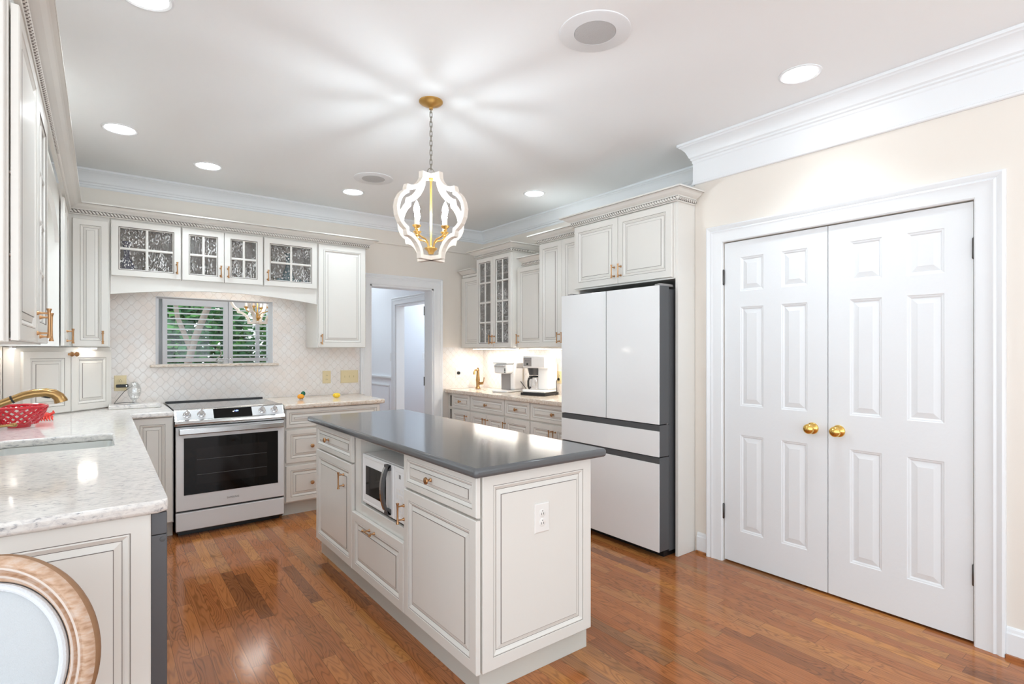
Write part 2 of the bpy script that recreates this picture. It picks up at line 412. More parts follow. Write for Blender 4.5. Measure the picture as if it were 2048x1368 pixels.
def text(name, s, F, a, b, c, size, m, parent, align='CENTER', ext=.0004):
    cu = bpy.data.curves.new(name, 'FONT'); cu.body = s; cu.size = size; cu.align_x = align; cu.align_y = 'CENTER'; cu.extrude = ext
    cu.materials.append(M[m])
    tmp = bpy.data.objects.new(name, cu); COL.objects.link(tmp)
    me = bpy.data.meshes.new_from_object(tmp, depsgraph=bpy.context.evaluated_depsgraph_get()); bpy.data.objects.remove(tmp)
    me.name = name; o = bpy.data.objects.new(name, me); COL.objects.link(o)
    o.parent = parent
    mt = Matrix((F.r, Z, F.n)).transposed().to_4x4(); mt.translation = F(a, b, c)-ORG[parent]
    o.matrix_local = mt; ORG[o] = ORG[parent]
    return o

# ------------------------------------------------------------------ joinery
T = .019
def panel_rings(t=T, fw=.055, g=1.0, c0=0.004):
    "raised panel front: eased edge, stile, glazed bead, bevelled field"
    k = g
    return [(0, c0, 0), (0, c0+t-.003, 0), (.003, c0+t, 0), (fw-.010*k, c0+t, 0), (fw-.009*k, c0+t-.003, 0), (fw-.007*k, c0+t-.003, 1),
            (fw-.003*k, c0+t-.0015, 0), (fw+.004*k, c0+t-.006, 0), (fw+.0098*k, c0+t-.0105, 0), (fw+.0115*k, c0+t-.0105, 1),
            (fw+.030*k, c0+t-.0055, 0), (fw+.0305*k, c0+t-.003, 1), (fw+.0318*k, c0+t-.0025, 1)]
def front(name, F, a0, a1, b0, b1, parent, fw=.055, g=1.0, c0=.004):
    mb = MB(); mb.rings(F, a0, a1, b0, b1, panel_rings(T, fw, g, c0), cap=0, back=0)
    return obj(name, mb, ['cab', 'glaze'], parent, smooth=0)
def glass_front(F, a0, a1, b0, b1, parent, na, nb, fw=.052, c0=.004, name='door'):
    t = T; mb = MB()
    mb.rings(F, a0, a1, b0, b1, [(fw, c0, 0), (0, c0, 0), (0, c0+t-.003, 0), (.003, c0+t, 0), (fw-.010, c0+t, 0), (fw-.008, c0+t-.003, 1), (fw-.005, c0+t-.003, 1), (fw, c0+t-.008, 0), (fw, c0, 0)], cap=None)
    d = obj(name, mb, ['cab', 'glaze'], parent, smooth=0)
    A0, A1, B0, B1 = a0+fw, a1-fw, b0+fw, b1-fw
    w = .009
    mt = MB()
    for i in range(1, na):
        a = A0+(A1-A0)*i/na; mt.rings(F, a-w, a+w, B0-.002, B1+.002, [(0, c0+.004, 0), (0, c0+.010, 0), (.004, c0+.014, 0)], cap=0, back=0)
    for i in range(1, nb):
        b = B0+(B1-B0)*i/nb; mt.rings(F, A0-.002, A1+.002, b-w, b+w, [(0, c0+.0042, 0), (0, c0+.0102, 0), (.004, c0+.0142, 0)], cap=0, back=0)
    obj('muntins', mt, 'cab', d, smooth=0)
    mg = MB(); mg.fbox(F, A0-.002, A1+.002, B0-.002, B1+.002, c0+.0045, c0+.0075); obj('glass_pane', mg, 'rainglass', d, smooth=0)
    return d
def pull(F, a, b, parent, L=.098, vertical=True, c=.023, s=1.0):
    "bronze bar pull with flared ends on two round posts"
    out = .033*s; ax = Z if vertical else F.r
    ctr = F(a, b, c+out); mb = MB(); h = L/2
    pr = [(.0001, -h), (.0072, -h), (.0076, -h+.003), (.0058, -h+.008), (.0048, -h+.016), (.0042, 0), (.0048, h-.016), (.0058, h-.008), (.0076, h-.003), (.0072, h), (.0001, h)]
    mb.lathe(ctr, ax, [(r*s, q) for r, q in pr], 14)
    for sg in (-1, 1):
        q = h-.017
        base = (F(a, b+sg*q, c) if vertical else F(a+sg*q, b, c))
        mb.lathe(base, F.n, [(.0078*s, 0), (.0078*s, .003), (.0052*s, .007), (.0036*s, .014), (.0036*s, out)], 12)
    return obj('handle', mb, 'bronze', parent, smooth=40)
def knob(F, a, b, parent, c=.023, s=1.0, m='bronze', name='knob'):
    mb = MB()
    mb.lathe(F(a, b, c), F.n, [(.0085*s, 0), (.0085*s, .002), (.005*s, .006), (.0045*s, .014), (.009*s, .018), (.0145*s, .021), (.016*s, .024), (.014*s, .029), (.006*s, .032), (.0001, .0325)], 18)
    return obj(name, mb, m, parent, smooth=40)
def carcass(F, a0, a1, b0, b1, depth, parent, t=.018, ff=None, inside='cab_in', name='carcass', top=True, splits=()):
    "open fronted box, with a face frame of rails when ff is given"
    mb = MB()
    mb.fbox(F, a0, a0+t, b0, b1, -depth, 0, 0); mb.fbox(F, a1-t, a1, b0, b1, -depth, 0, 0)
    mb.fbox(F, a0+t, a1-t, b0, b0+t, -depth, 0, 0)
    if top: mb.fbox(F, a0+t, a1-t, b1-t, b1, -depth, 0, 0)
    mb.fbox(F, a0+t, a1-t, b0+t, b1-t, -depth, -depth+.008, 1)
    if ff:
        mb.fbox(F, a0, a0+ff, b0, b1, 0, .003, 0); mb.fbox(F, a1-ff, a1, b0, b1, 0, .003, 0)
        mb.fbox(F, a0+ff, a1-ff, b0, b0+ff, 0, .003, 0); mb.fbox(F, a0+ff, a1-ff, b1-ff, b1, 0, .003, 0)
        for q in splits: mb.fbox(F, a0+ff, a1-ff, q-ff*.6, q+ff*.6, 0, .003, 0)
    return obj(name, mb, ['cab', inside], parent, bevel=.0012, seg=1, smooth=0)

CROWN = [(0, 0), (.016, 0), (.018, .005), (.012, .008), (.012, .030), (.020, .032), (.024, .038), (.034, .043), (.050, .052), (.064, .064), (.070, .067), (.083, .068), (.083, .0705), (.085, .071), (.085, .080), (0, .080)]
CROWN_M = [0, 0, 1, 0, 1, 0, 0, 0, 0, 0, 0, 1, 0, 0, 0, 0]
def cab_crown(path, zb, parent, side, name='crown', rope=True):
    mb = MB(); mb.sweep(path, CROWN, lambda a, b, h: Vector((a, b, zb+h)), CROWN_M, side=side)
    cr = obj(name, mb, ['cab', 'glaze'], parent, smooth=0)
    if rope:
        mb = MB(); n = len(path)
        off = .0165; pts = []
        P2 = [Vector(p) for p in path]
        for i in range(n):
            ns = []
            if i > 0: d = (P2[i]-P2[i-1]).normalized(); ns.append(Vector((d.y, -d.x))*side)
            if i < n-1: d = (P2[i+1]-P2[i]).normalized(); ns.append(Vector((d.y, -d.x))*side)
            nn = (ns[0]+ns[1])/(1+ns[0].dot(ns[1])) if len(ns) == 2 else ns[0]
            pts.append(P2[i]+nn*off)
        for i in range(n-1):
            A = Vector((pts[i].x, pts[i].y, zb+.019)); Bp = Vector((pts[i+1].x, pts[i+1].y, zb+.019))
            d = (Bp-A); Ls = d.length; d.normalize(); side_v = d.cross(Z)
            m = max(2, int(Ls/.0042)); sg = 10; vs = []
            for q in range(m+1):
                c = A+d*(Ls*q/m); tw = 2*PI*(Ls*q/m)/.042
                for k in range(sg):
                    an = 2*PI*k/sg; r = .0112*(1+.17*math.cos(2*(an-tw)))
                    vs.append(c+Z*(r*math.cos(an))+side_v*(r*math.sin(an)))
            fs = []; ms = []
            for q in range(m):
                tw = 2*PI*(Ls*(q+.5)/m)/.042
                for k in range(sg):
                    fs.append((q*sg+k, q*sg+(k+1) % sg, q*sg+sg+(k+1) % sg, q*sg+sg+k))
                    ms.append(1 if math.cos(2*(2*PI*(k+.5)/sg-tw)) < -.55 else 0)
            fs += [tuple(range(sg))[::-1], tuple(range(m*sg, m*sg+sg))]; ms += [0, 0]
            mb.add(vs, fs, ms)
        obj('rope_moulding', mb, ['cab', 'glaze'], cr, smooth=60)
    return cr

# ------------------------------------------------------------------ room shell
XL, XR, YB, XP, YP, H = -.50, 3.62, 5.30, 3.19, 2.14, 2.743
YN = -2.6                                                            # the room runs on behind the camera to here, open to daylight
mb = MB(); mb.box(-2.6, YN-.6, -.06, 6.0, 9.0, 0); struct('floor', mb, 'oak', 'glossy red brown oak strip floor running through the whole kitchen', 'floor', smooth=0)
mb = MB(); mb.box(-2.6, YN, H, XR+.12, YB+.15, H+.08); struct('ceiling', mb, 'ceil', 'flat white kitchen ceiling with recessed lamps in it', 'ceiling', smooth=0)
# back wall: openings over the range and for the hall doorway
WX0, WX1, WZ0, WZ1 = .358, 1.262, 1.235, 1.798
DX0, DX1, DZ = 2.205, 2.945, 2.035
mb = MB()
for b in [(XL-.12, WX0, 0, H), (WX0, WX1, 0, WZ0), (WX0, WX1, WZ1, H), (WX1, DX0, 0, H), (DX0, DX1, DZ, H), (DX1, XR+.12, 0, H)]:
    mb.box(b[0], YB, b[2], b[1], YB+.15, b[3])
struct('wall_back', mb, 'wall', 'cream back wall behind the range with a hall doorway', 'wall', smooth=0)
SX0, SX1, SZ0, SZ1 = 3.10, 4.28, 1.02, 2.14                           # window over the sink, in the left wall
mb = MB()
mb.box(XL-.12, 1.86, 0, XL, SX0, H); mb.box(XL-.12, SX1, 0, XL, YB, H); mb.box(XL-.12, SX0, 0, XL, SX1, SZ0); mb.box(XL-.12, SX0, SZ1, XL, SX1, H)
struct('wall_left', mb, 'wall', 'cream left wall behind the sink counter', 'wall', smooth=0)
mb = MB(); mb.box(XR, YP, 0, XR+.12, YB, H); struct('wall_right', mb, 'wall', 'cream right wall behind the coffee counter and fridge', 'wall', smooth=0)
PY0, PY1, PZ = .676, 1.932, 2.046
mb = MB()
mb.box(XP, PY1, 0, XR+.12, YP, H); mb.box(XP, YN, 0, XP+.13, PY0, H); mb.box(XP, PY0, PZ, XP+.13, PY1, H)
mb.box(XP+.5, YN, 0, XP+.55, PY1, H)
struct('wall_pantry', mb, 'wall', 'cream wall around the white double doors', 'wall', smooth=0)

# ceiling crown, one mitred run round the room, and the frieze below it
RC = [(0, -.135), (.010, -.135), (.014, -.128), (.014, -.116), (.022, -.110), (.022, -.100), (.030, -.092), (.034, -.080), (.046, -.052), (.066, -.030), (.074, -.026), (.078, -.020), (.086, -.016), (.086, -.001), (0, -.001)]
path = [(XL, 1.86), (XL, YB), (XR, YB), (XR, YP), (XP, YP), (XP, YN)]
mb = MB(); mb.sweep(path, RC, lambda a, b, h: Vector((a, b, H+h)), 0, side=1)
struct('trim_1', mb, 'white', 'white stepped crown moulding round the top of the walls', 'crown moulding', smooth=25)
FRZ = [(0, 2.466), (.012, 2.466), (.016, 2.470), (.016, 2.480), (.010, 2.484), (.010, 2.612), (0, 2.612)]
mb = MB(); mb.sweep([(XR-.0, YP), (XP, YP), (XP, YN)], FRZ, lambda a, b, h: Vector((a, b, h)), 0, side=1)
struct('trim_2', mb, 'white', 'wide white frieze board above the double doors', 'frieze', smooth=0)
mb = MB(); mb.sweep([(XL, YB), (XR, YB), (XR, YP)], FRZ, lambda a, b, h: Vector((a, b, h)), 0, side=1)
struct('trim_3', mb, 'wall', 'cream frieze band above the kitchen wall cabinets', 'frieze', smooth=0)
# door casings
CAS = [(0, 0), (0, .012), (.006, .017), (.030, .019), (.060, .021), (.070, .026), (.080, .020), (.088, .026), (.100, .030), (.108, .026), (.110, .018), (.110, 0)]
F = FR(XP)
mb = MB(); mb.sweep([(-PY1, 0), (-PY1, PZ), (-PY0, PZ), (-PY0, 0)], CAS, lambda a, b, h: F(a, b, h), 0, side=-1)
struct('trim_4', mb, 'white', 'white moulded casing round the double doors', 'door casing', smooth=25)
F = FY(YB)
mb = MB(); mb.sweep([(DX0, 0), (DX0, DZ), (DX1, DZ), (DX1, 0)], CAS, lambda a, b, h: F(a, b, h), 0, side=-1)
mb.box(DX0-.001, YB-.002, 0, DX0+.018, YB+.165, DZ); mb.box(DX1-.018, YB-.002, 0, DX1+.001, YB+.165, DZ); mb.box(DX0, YB-.002, DZ-.018, DX1, YB+.165, DZ+.001)
struct('trim_5', mb, 'white', 'white moulded casing round the hall doorway', 'door casing', smooth=25)
BSB = [(0, 0), (.015, 0), (.015, .105), (.011, .112), (.009, .125), (.005, .132), (0, .134)]
mb = MB(); mb.sweep([(XP, YP-.022), (XP, PY1+.1105)], BSB, lambda a, b, h: Vector((a, b, h+.001)), 0, side=1)
mb.box(XP-.028, PY1+.111, 0, XP-.0151, YP-.022, .016, 1)
struct('baseboard_pantry', mb, ['white', 'oak'], 'short white baseboard between fridge panel and double doors', 'baseboard', smooth=0)
mb = MB(); mb.sweep([(XP, PY0-.1105), (XP, YN)], BSB, lambda a, b, h: Vector((a, b, h+.001)), 0, side=1)
mb.box(XP-.028, YN, 0, XP-.0151, PY0-.111, .016, 1)
struct('baseboard_right', mb, ['white', 'oak'], 'white baseboard right of the double doors', 'baseboard', smooth=0)

# ------------------------------------------------------------------ double doors
def gridpanel(mb, F, As, Bs, cells, rg, c0, c1):
    "slab whose front is cut into a grid; the listed cells hold moulded panels"
    for i in range(len(As)-1):
        for j in range(len(Bs)-1):
            if (i, j) in cells: mb.rings(F, As[i], As[i+1], Bs[j], Bs[j+1], [(a, c1+c, 0) for a, c in rg], cap=0)
            else: mb.add([F(As[i], Bs[j], c1), F(As[i+1], Bs[j], c1), F(As[i+1], Bs[j+1], c1), F(As[i], Bs[j+1], c1)], [(0, 1, 2, 3)], 0)
    a0, a1, b0, b1 = As[0], As[-1], Bs[0], Bs[-1]
    q = [(a0, b0), (a1, b0), (a1, b1), (a0, b1)]
    mb.add([F(*p, c0) for p in q]+[F(*p, c1) for p in q], [(3, 2, 1, 0), (0, 1, 5, 4), (1, 2, 6, 5), (2, 3, 7, 6), (3, 0, 4, 7)], 0)
SIX = [(0, 0), (.004, -.003), (.010, -.004), (.016, -.009), (.040, -.003), (.043, -.002)]
F = FR(XP+.006)
def leaf(name, label, y1, y0, knob_y, hinge_y, hs):
    "y1 far edge, y0 near edge"
    d = thing(name, label, 'door', (XP+.03, (y0+y1)/2, .012), kind='structure')
    a0, a1 = -y1, -y0; w = a1-a0; s = .107; p = (w-2*s-.108)/2
    As = [a0, a0+s, a0+s+p, a1-s-p, a1-s, a1]; Bs = [.012, .214, .822, 1.004, 1.626, 1.724, 1.937, 2.040]
    mb = MB(); gridpanel(mb, F, As, Bs, {(i, j) for i in (1, 3) for j in (1, 3, 5)}, SIX, -.034, 0)
    obj('slab', mb, 'door', d, smooth=0)
    mb = MB(); k = F(-knob_y, .913, 0)
    mb.lathe(k, F.n, [(.033, 0), (.033, .003), (.029, .008), (.016, .012), (.012, .018), (.012, .026), (.018, .031), (.025, .038), (.0285, .047), (.027, .056), (.021, .062), (.0001, .065)], 28)
    obj('knob', mb, 'brass', d, smooth=50)
    for hz in (1.823, .32):
        mb = MB(); mb.lathe(F(-hinge_y, hz-.045, .008), Z, [(.0001, -.006), (.004, -.004), (.0065, 0), (.0065, .09), (.004, .094), (.0001, .096)], 12)
        mb.fbox(F, -hinge_y-.004, -hinge_y+.004, hz-.045, hz+.045, -.004, .008)
        obj('hinge', mb, 'hinge', d, smooth=40)
    return d
leaf('door_1', 'far leaf of the white six panel double doors, nearest the fridge', 1.9265, 1.3085, 1.388, 1.9292, -1)
leaf('door_2', 'near leaf of the white six panel double doors, right of the gap', 1.3045, .682, 1.252, .6788, 1)

# ------------------------------------------------------------------ tiled splash backs
mb = MB(); t = .008
for b in [(-.10, WX0, .9155, 1.90), (WX0, WX1, .9155, WZ0-.022), (WX0, WX1, WZ1, 1.90), (WX1, 2.094, .9155, 1.90)]:
    mb.box(b[0], YB-t, b[2], b[1], YB, b[3])
o = struct('trim_6', mb, 'tile_x', 'pale lantern tile splashback round the opening over the range', 'backsplash', smooth=0)
mb = MB(); mb.box(3.056, YB-t, .9155, XR, YB, 1.385); mb.box(XR-t, 3.10, .9155, XR, YB-t, 1.385, 1)
struct('trim_7', mb, ['tile_x', 'tile_y'], 'brightly lit pale tile splashback over the coffee counter', 'backsplash', smooth=0)
mb = MB(); mb.box(XL, 1.9, .9155, XL+t, SX0, 1.38); mb.box(XL, SX1, .9155, XL+t, 4.64, 1.38)
mb.box(XL, SX0, .9155, XL+t, SX1, SZ0)
struct('trim_8', mb, 'tile_y', 'pale tile splashback on the left wall by the sink', 'backsplash', smooth=0)
# stone sill and painted reveal of the opening
mb = MB(); mb.box(.318, YB-.055, 1.212, 1.308, YB+.14, 1.234)
struct('trim_9', mb, 'quartz_warm', 'speckled stone sill below the shuttered opening', 'sill', bevel=.008, seg=3)
mb = MB()
mb.box(WX0, YB-.009, WZ0, WX0+.006, YB+.15, WZ1); mb.box(WX1-.006, YB-.009, WZ0, WX1, YB+.15, WZ1); mb.box(WX0+.006, YB-.009, WZ1-.006, WX1-.006, YB+.15, WZ1)
struct('trim_10', mb, 'shutter', 'pale painted lining of the opening over the range', 'lining', smooth=0)

# ------------------------------------------------------------------ hall beyond the doorway
XH = 3.53
mb = MB(); mb.box(XH, YB+.15, 0, XH+.12, 6.52, H); mb.box(XH, 7.50, 0, XH+.12, 9.0, H); mb.box(XH, 6.52, 2.03, XH+.12, 7.50, H)
struct('wall_hall', mb, 'hall', 'pale blue hall wall with wainscot seen through the doorway', 'wall', smooth=0)
mb = MB(); mb.box(XH+.12, 8.9, 0, 4.35, 9.0, H); mb.box(4.35, 6.2, 0, 4.45, 9.0, H)
struct('wall_hall_room', mb, 'hall', 'bluish wall of the room beyond the inner hall doorway', 'wall', smooth=0)
mb = MB(); mb.box(2.17, YB+.15, H, XH+.12, 7.7, H+.06); struct('ceiling_hall', mb, 'ceil', 'white ceiling of the hall beyond the doorway', 'ceiling', smooth=0)
F = FR(XH)
mb = MB(); mb.sweep([(-7.50, 0), (-7.50, 2.03), (-6.52, 2.03), (-6.52, 0)], CAS, lambda a, b, h: F(a, b, h), 0, side=-1)
mb.box(XH-.002, 7.48, 0, XH+.13, 7.50, 2.03); mb.box(XH-.002, 6.52, 0, XH+.13, 6.54, 2.03); mb.box(XH-.002, 6.54, 2.01, XH+.13, 7.48, 2.03)
struct('trim_11', mb, 'white', 'white casing round the inner doorway across the hall', 'door casing', smooth=25)
mb = MB()
mb.fbox(F, -8.95, -7.612, .905, .925, 0, .016); mb.fbox(F, -8.95, -7.612, .925, .95, 0, .028); mb.fbox(F, -8.95, -7.612, 0, .13, 0, .018)
for A0, A1 in ((-8.85, -7.72),):
    mb.rings(F, A0, A1, .22, .82, [(0, 0, 0), (0, .012, 0), (.02, .012, 0), (.03, .002, 0)], cap=None)
struct('trim_12', mb, 'white', 'white chair rail and wainscot frame on the hall wall', 'wainscot', smooth=0)
# open door leaf folded back into the hall
hp = Vector((2.945, YB+.17, 0)); dr = Vector((.520, .854, 0)); nr = Vector((.854, -.520, 0))
F = Frame(hp, dr, nr)
d = thing('door_3', 'white hall door standing open beyond the doorway', 'door', hp, kind='structure')
mb = MB(); mb.fbox(F, .006, .72, .01, 2.015, -.018, .017); obj('slab', mb, 'white', d, smooth=0)
for hz in (1.80, 1.0, .25):
    mb = MB(); mb.lathe(F(-.004, hz-.05, -.014), Z, [(.007, 0), (.007, .10)], 10); mb.fbox(F, -.012, .0055, hz-.05, hz+.05, -.026, -.010); obj('hinge', mb, 'hinge', d, smooth=40)

# ------------------------------------------------------------------ sun room behind the opening: shutters, glass, garden
YW = 7.0
mb = MB()
nx0, nx1, nz0, nz1 = .50, 2.0, .62, 1.98
mb.box(-1.6, YW, 0, nx0, YW+.12, H); mb.box(nx1, YW, 0, 2.17, YW+.12, H); mb.box(nx0, YW, 0, nx1, YW+.12, nz0); mb.box(nx0, YW, nz1, nx1, YW+.12, H)
mb.box(2.05, YB+.15, 0, 2.17, 9.0, H); mb.box(2.17, 8.95, 0, XH, 9.05, H)
struct('wall_sunroom', mb, 'hall', 'pale wall of the sun room around its shuttered window', 'wall', smooth=0)
mb = MB(); mb.box(-1.6, YB+.15, H, 2.17, YW+.12, H+.06); struct('ceiling_sunroom', mb, 'ceil', 'white ceiling of the sun room behind the range wall', 'ceiling', smooth=0)
w = thing('window_1', 'shuttered sun room window seen through the opening over the range', 'window', (1.25, YW, .62), kind='structure')
F = FY(YW)
mb = MB(); mb.rings(F, nx0-.09, nx1+.09, nz0-.09, nz1+.09, [(0, 0, 0), (0, .025, 0), (.02, .03, 0), (.07, .022, 0), (.09, .02, 0), (.09, -.12, 0)], cap=None)
obj('casing', mb, 'shutter', w, smooth=0)
for (a0, a1) in ((.535, 1.178), (1.184, 1.83)):
    mb = MB(); st = .046
    mb.fbox(F, a0, a0+st, nz0, nz1, -.03, 0); mb.fbox(F, a1-st, a1, nz0, nz1, -.03, 0)
    for z0, z1 in ((1.85, nz1), (1.222, 1.262), (nz0, .72)): mb.fbox(F, a0+st, a1-st, z0, z1, -.03, 0)
    p = obj('shutter_frame', mb, 'shutter', w, smooth=0)
    mb = MB()
    for z0, z1, n in ((1.262, 1.85, 10), (.72, 1.222, 9)):
        for i in range(n):
            zc = z0+(z1-z0)*(i+.5)/n; th = math.radians(11)
            dy = .027*math.cos(th); dz = .027*math.sin(th); e = .004
            y = YW+.014
            pts = [Vector((a0+st, y-dy, zc-dz-e)), Vector((a0+st, y+dy, zc+dz-e)), Vector((a0+st, y+dy, zc+dz+e)), Vector((a0+st, y-dy, zc-dz+e))]
            mb.prism(pts, (a1-a0-2*st, 0, 0))
    obj('louvres', mb, 'shutter', p, smooth=0)
mb = MB(); mb.fbox(F, nx0, nx1, nz0, nz1, -.105, -.1); obj('glass_pane', mb, 'clear', w, smooth=0)
mb = MB()
for a in (nx0+.03, 1.18, 1.515, nx1-.03): mb.fbox(F, a-.022, a+.022, nz0, nz1, -.098, -.075)
obj('sash_bars', mb, 'white', w, smooth=0)
mb = MB(); mb.box(-14, 7.6, -.25, 16, 24, -.2); struct('ground', mb, 'grass', 'green lawn outside the shuttered window', 'lawn', smooth=0)
def shrub(cx, cy, rad, hh, n, mname, label, seed):
    rnd = random.Random(seed); root = thing('shrub', label, 'shrub', (cx, cy, -.2), 'shrubs outside the shuttered window')
    mb = MB(); mb.tube([(cx, cy, -.2), (cx+.05, cy, .4), (cx-.03, cy+.05, 1.0)], [.05, .04, .02], 8); obj('stem', mb, 'trunk', root)
    mb = MB()
    for i in range(n):
        u = rnd.uniform(-1, 1); ph = rnd.uniform(0, 2*PI); rr = rad*(rnd.uniform(.35, 1)**.5); q = math.sqrt(1-u*u)
        c = Vector((cx+rr*q*math.cos(ph), cy+rr*q*math.sin(ph), -.2+hh/2+u*hh/2*(rr/rad)))
        d = Vector((rnd.uniform(-1, 1), rnd.uniform(-1, 1), rnd.uniform(-.6, .8))).normalized(); s_ = d.orthogonal().normalized(); l = rnd.uniform(.08, .16); ww = l*.4
        up = d.cross(s_)*.012
        mb.add([c-d*l*.5, c+s_*ww+up, c+d*l*.6, c-s_*ww+up], [(0, 1, 2), (0, 2, 3)], rnd.choice((0, 0, 1)))
    obj('foliage', mb, [mname, 'leaf'], root, smooth=0)
shrub(1.25, 9.75, .8, 2.7, 4200, 'leaf2', 'dense dark green shrub behind the left shutter panel', 1)
shrub(2.95, 9.7, .85, 3.0, 4400, 'leaf', 'lighter green shrub behind the right shutter panel', 2)
shrub(-.45, 10.0, .8, 3.2, 2600, 'leaf', 'tall green shrub farthest left beyond the shutters', 3)
shrub(2.0, 12.1, 1.5, 4.2, 3600, 'leaf2', 'large dark shrub at the back beyond the shutters', 4)
t = thing('garden_tree', 'pale barked tree leaning beyond the left shutter panel', 'tree', (.78, 8.5, -.2))
mb = MB(); mb.tube([(.78, 8.5, -.2), (.86, 8.5, .8), (1.02, 8.5, 1.5), (1.24, 8.55, 2.1), (1.5, 8.6, 2.9)], [.055, .05, .045, .04, .035], 12); obj('tree_trunk', mb, 'trunk', t)
mb = MB(); mb.tube([(.98, 8.5, 1.35), (.82, 8.5, 1.8), (.74, 8.5, 2.5)], [.035, .03, .02], 10); obj('branch', mb, 'trunk', t)

# ------------------------------------------------------------------ lamps
def lathe_obj(name, c, prof, m, parent, seg=32):
    mb = MB(); mb.lathe(c, Z, prof, seg); return obj(name, mb, m, parent, smooth=40)
lx = (.096, 4.182, H)
dl = thing('downlight', 'recessed ceiling lamp nearest the left cabinet crown', 'ceiling lamp', lx, 'recessed ceiling lamps')
mb = MB(); mb.lathe(lx, Z, [(.098, 0), (.098, -.003), (.090, -.006), (.080, -.003), (.080, -.0005)], 40); obj('trim_ring', mb, 'white', dl)
mb = MB(); mb.lathe(lx, Z, [(.0001, -.002), (.0785, -.002), (.0785, -.0005), (.0001, -.0005)], 40); obj('lens', mb, 'lamp', dl, smooth=0)
LD = bpy.data.lights.new('downlight_beam', 'AREA'); LD.shape = 'DISK'; LD.size = .15; LD.energy = BEAM; LD.spread = math.radians(100); LD.color = (.84, .985, 1.08)
lo = bpy.data.objects.new('beam', LD); COL.objects.link(lo); lo.parent = dl; lo.location = (0, 0, -.008); ORG[lo] = ORG[dl]
for (x, y), lb in [((.643, 4.62), 'recessed ceiling lamp in front of the glass cabinets over the range'), ((1.761, 4.607), 'recessed ceiling lamp beside the small far speaker'),
                   ((3.057, 3.675), 'recessed ceiling lamp in front of the right wall cabinets'), ((2.795, 1.273), 'large looking recessed ceiling lamp above the white double doors'),
                   ((.138, 2.551), 'recessed ceiling lamp cut by the top edge of the photo'),
                   ((.9, .3), 'added unseen fill lamp behind the camera over the dining end'), ((2.2, -.6), 'added unseen fill lamp behind the camera near the double doors'), ((2.75, 6.4), 'added unseen fill lamp in the hall beyond the doorway'), ((2.75, 7.9), 'farther added unseen fill lamp in the hall beyond the doorway'), ((3.98, 7.9), 'added unseen fill lamp in the room beyond the hall'), ((-.37, 3.69), 'added fill lamp above the sink, hidden by the left crown')]:  # lamps behind the camera, in the hall and over the sink: added unseen fill
    dup(dl, (x, y, H), lb)
sx = (1.714, 1.648, H)
sp = thing('ceiling_speaker', 'large round white speaker in the ceiling near the camera', 'speaker', sx, 'round ceiling speakers')
mb = MB(); mb.lathe(sx, Z, [(.155, 0), (.155, -.004), (.147, -.007), (.094, -.0045), (.091, -.006), (.089, -.001)], 48); obj('rim', mb, 'white', sp)
mb = MB(); mb.lathe(sx, Z, [(.089, -.001), (.089, -.0055), (.0001, -.008)], 48); obj('grille', mb, 'meshgrille', sp)
dup(sp, (1.754, 4.144, H), 'round white speaker in the ceiling beyond the chandelier')

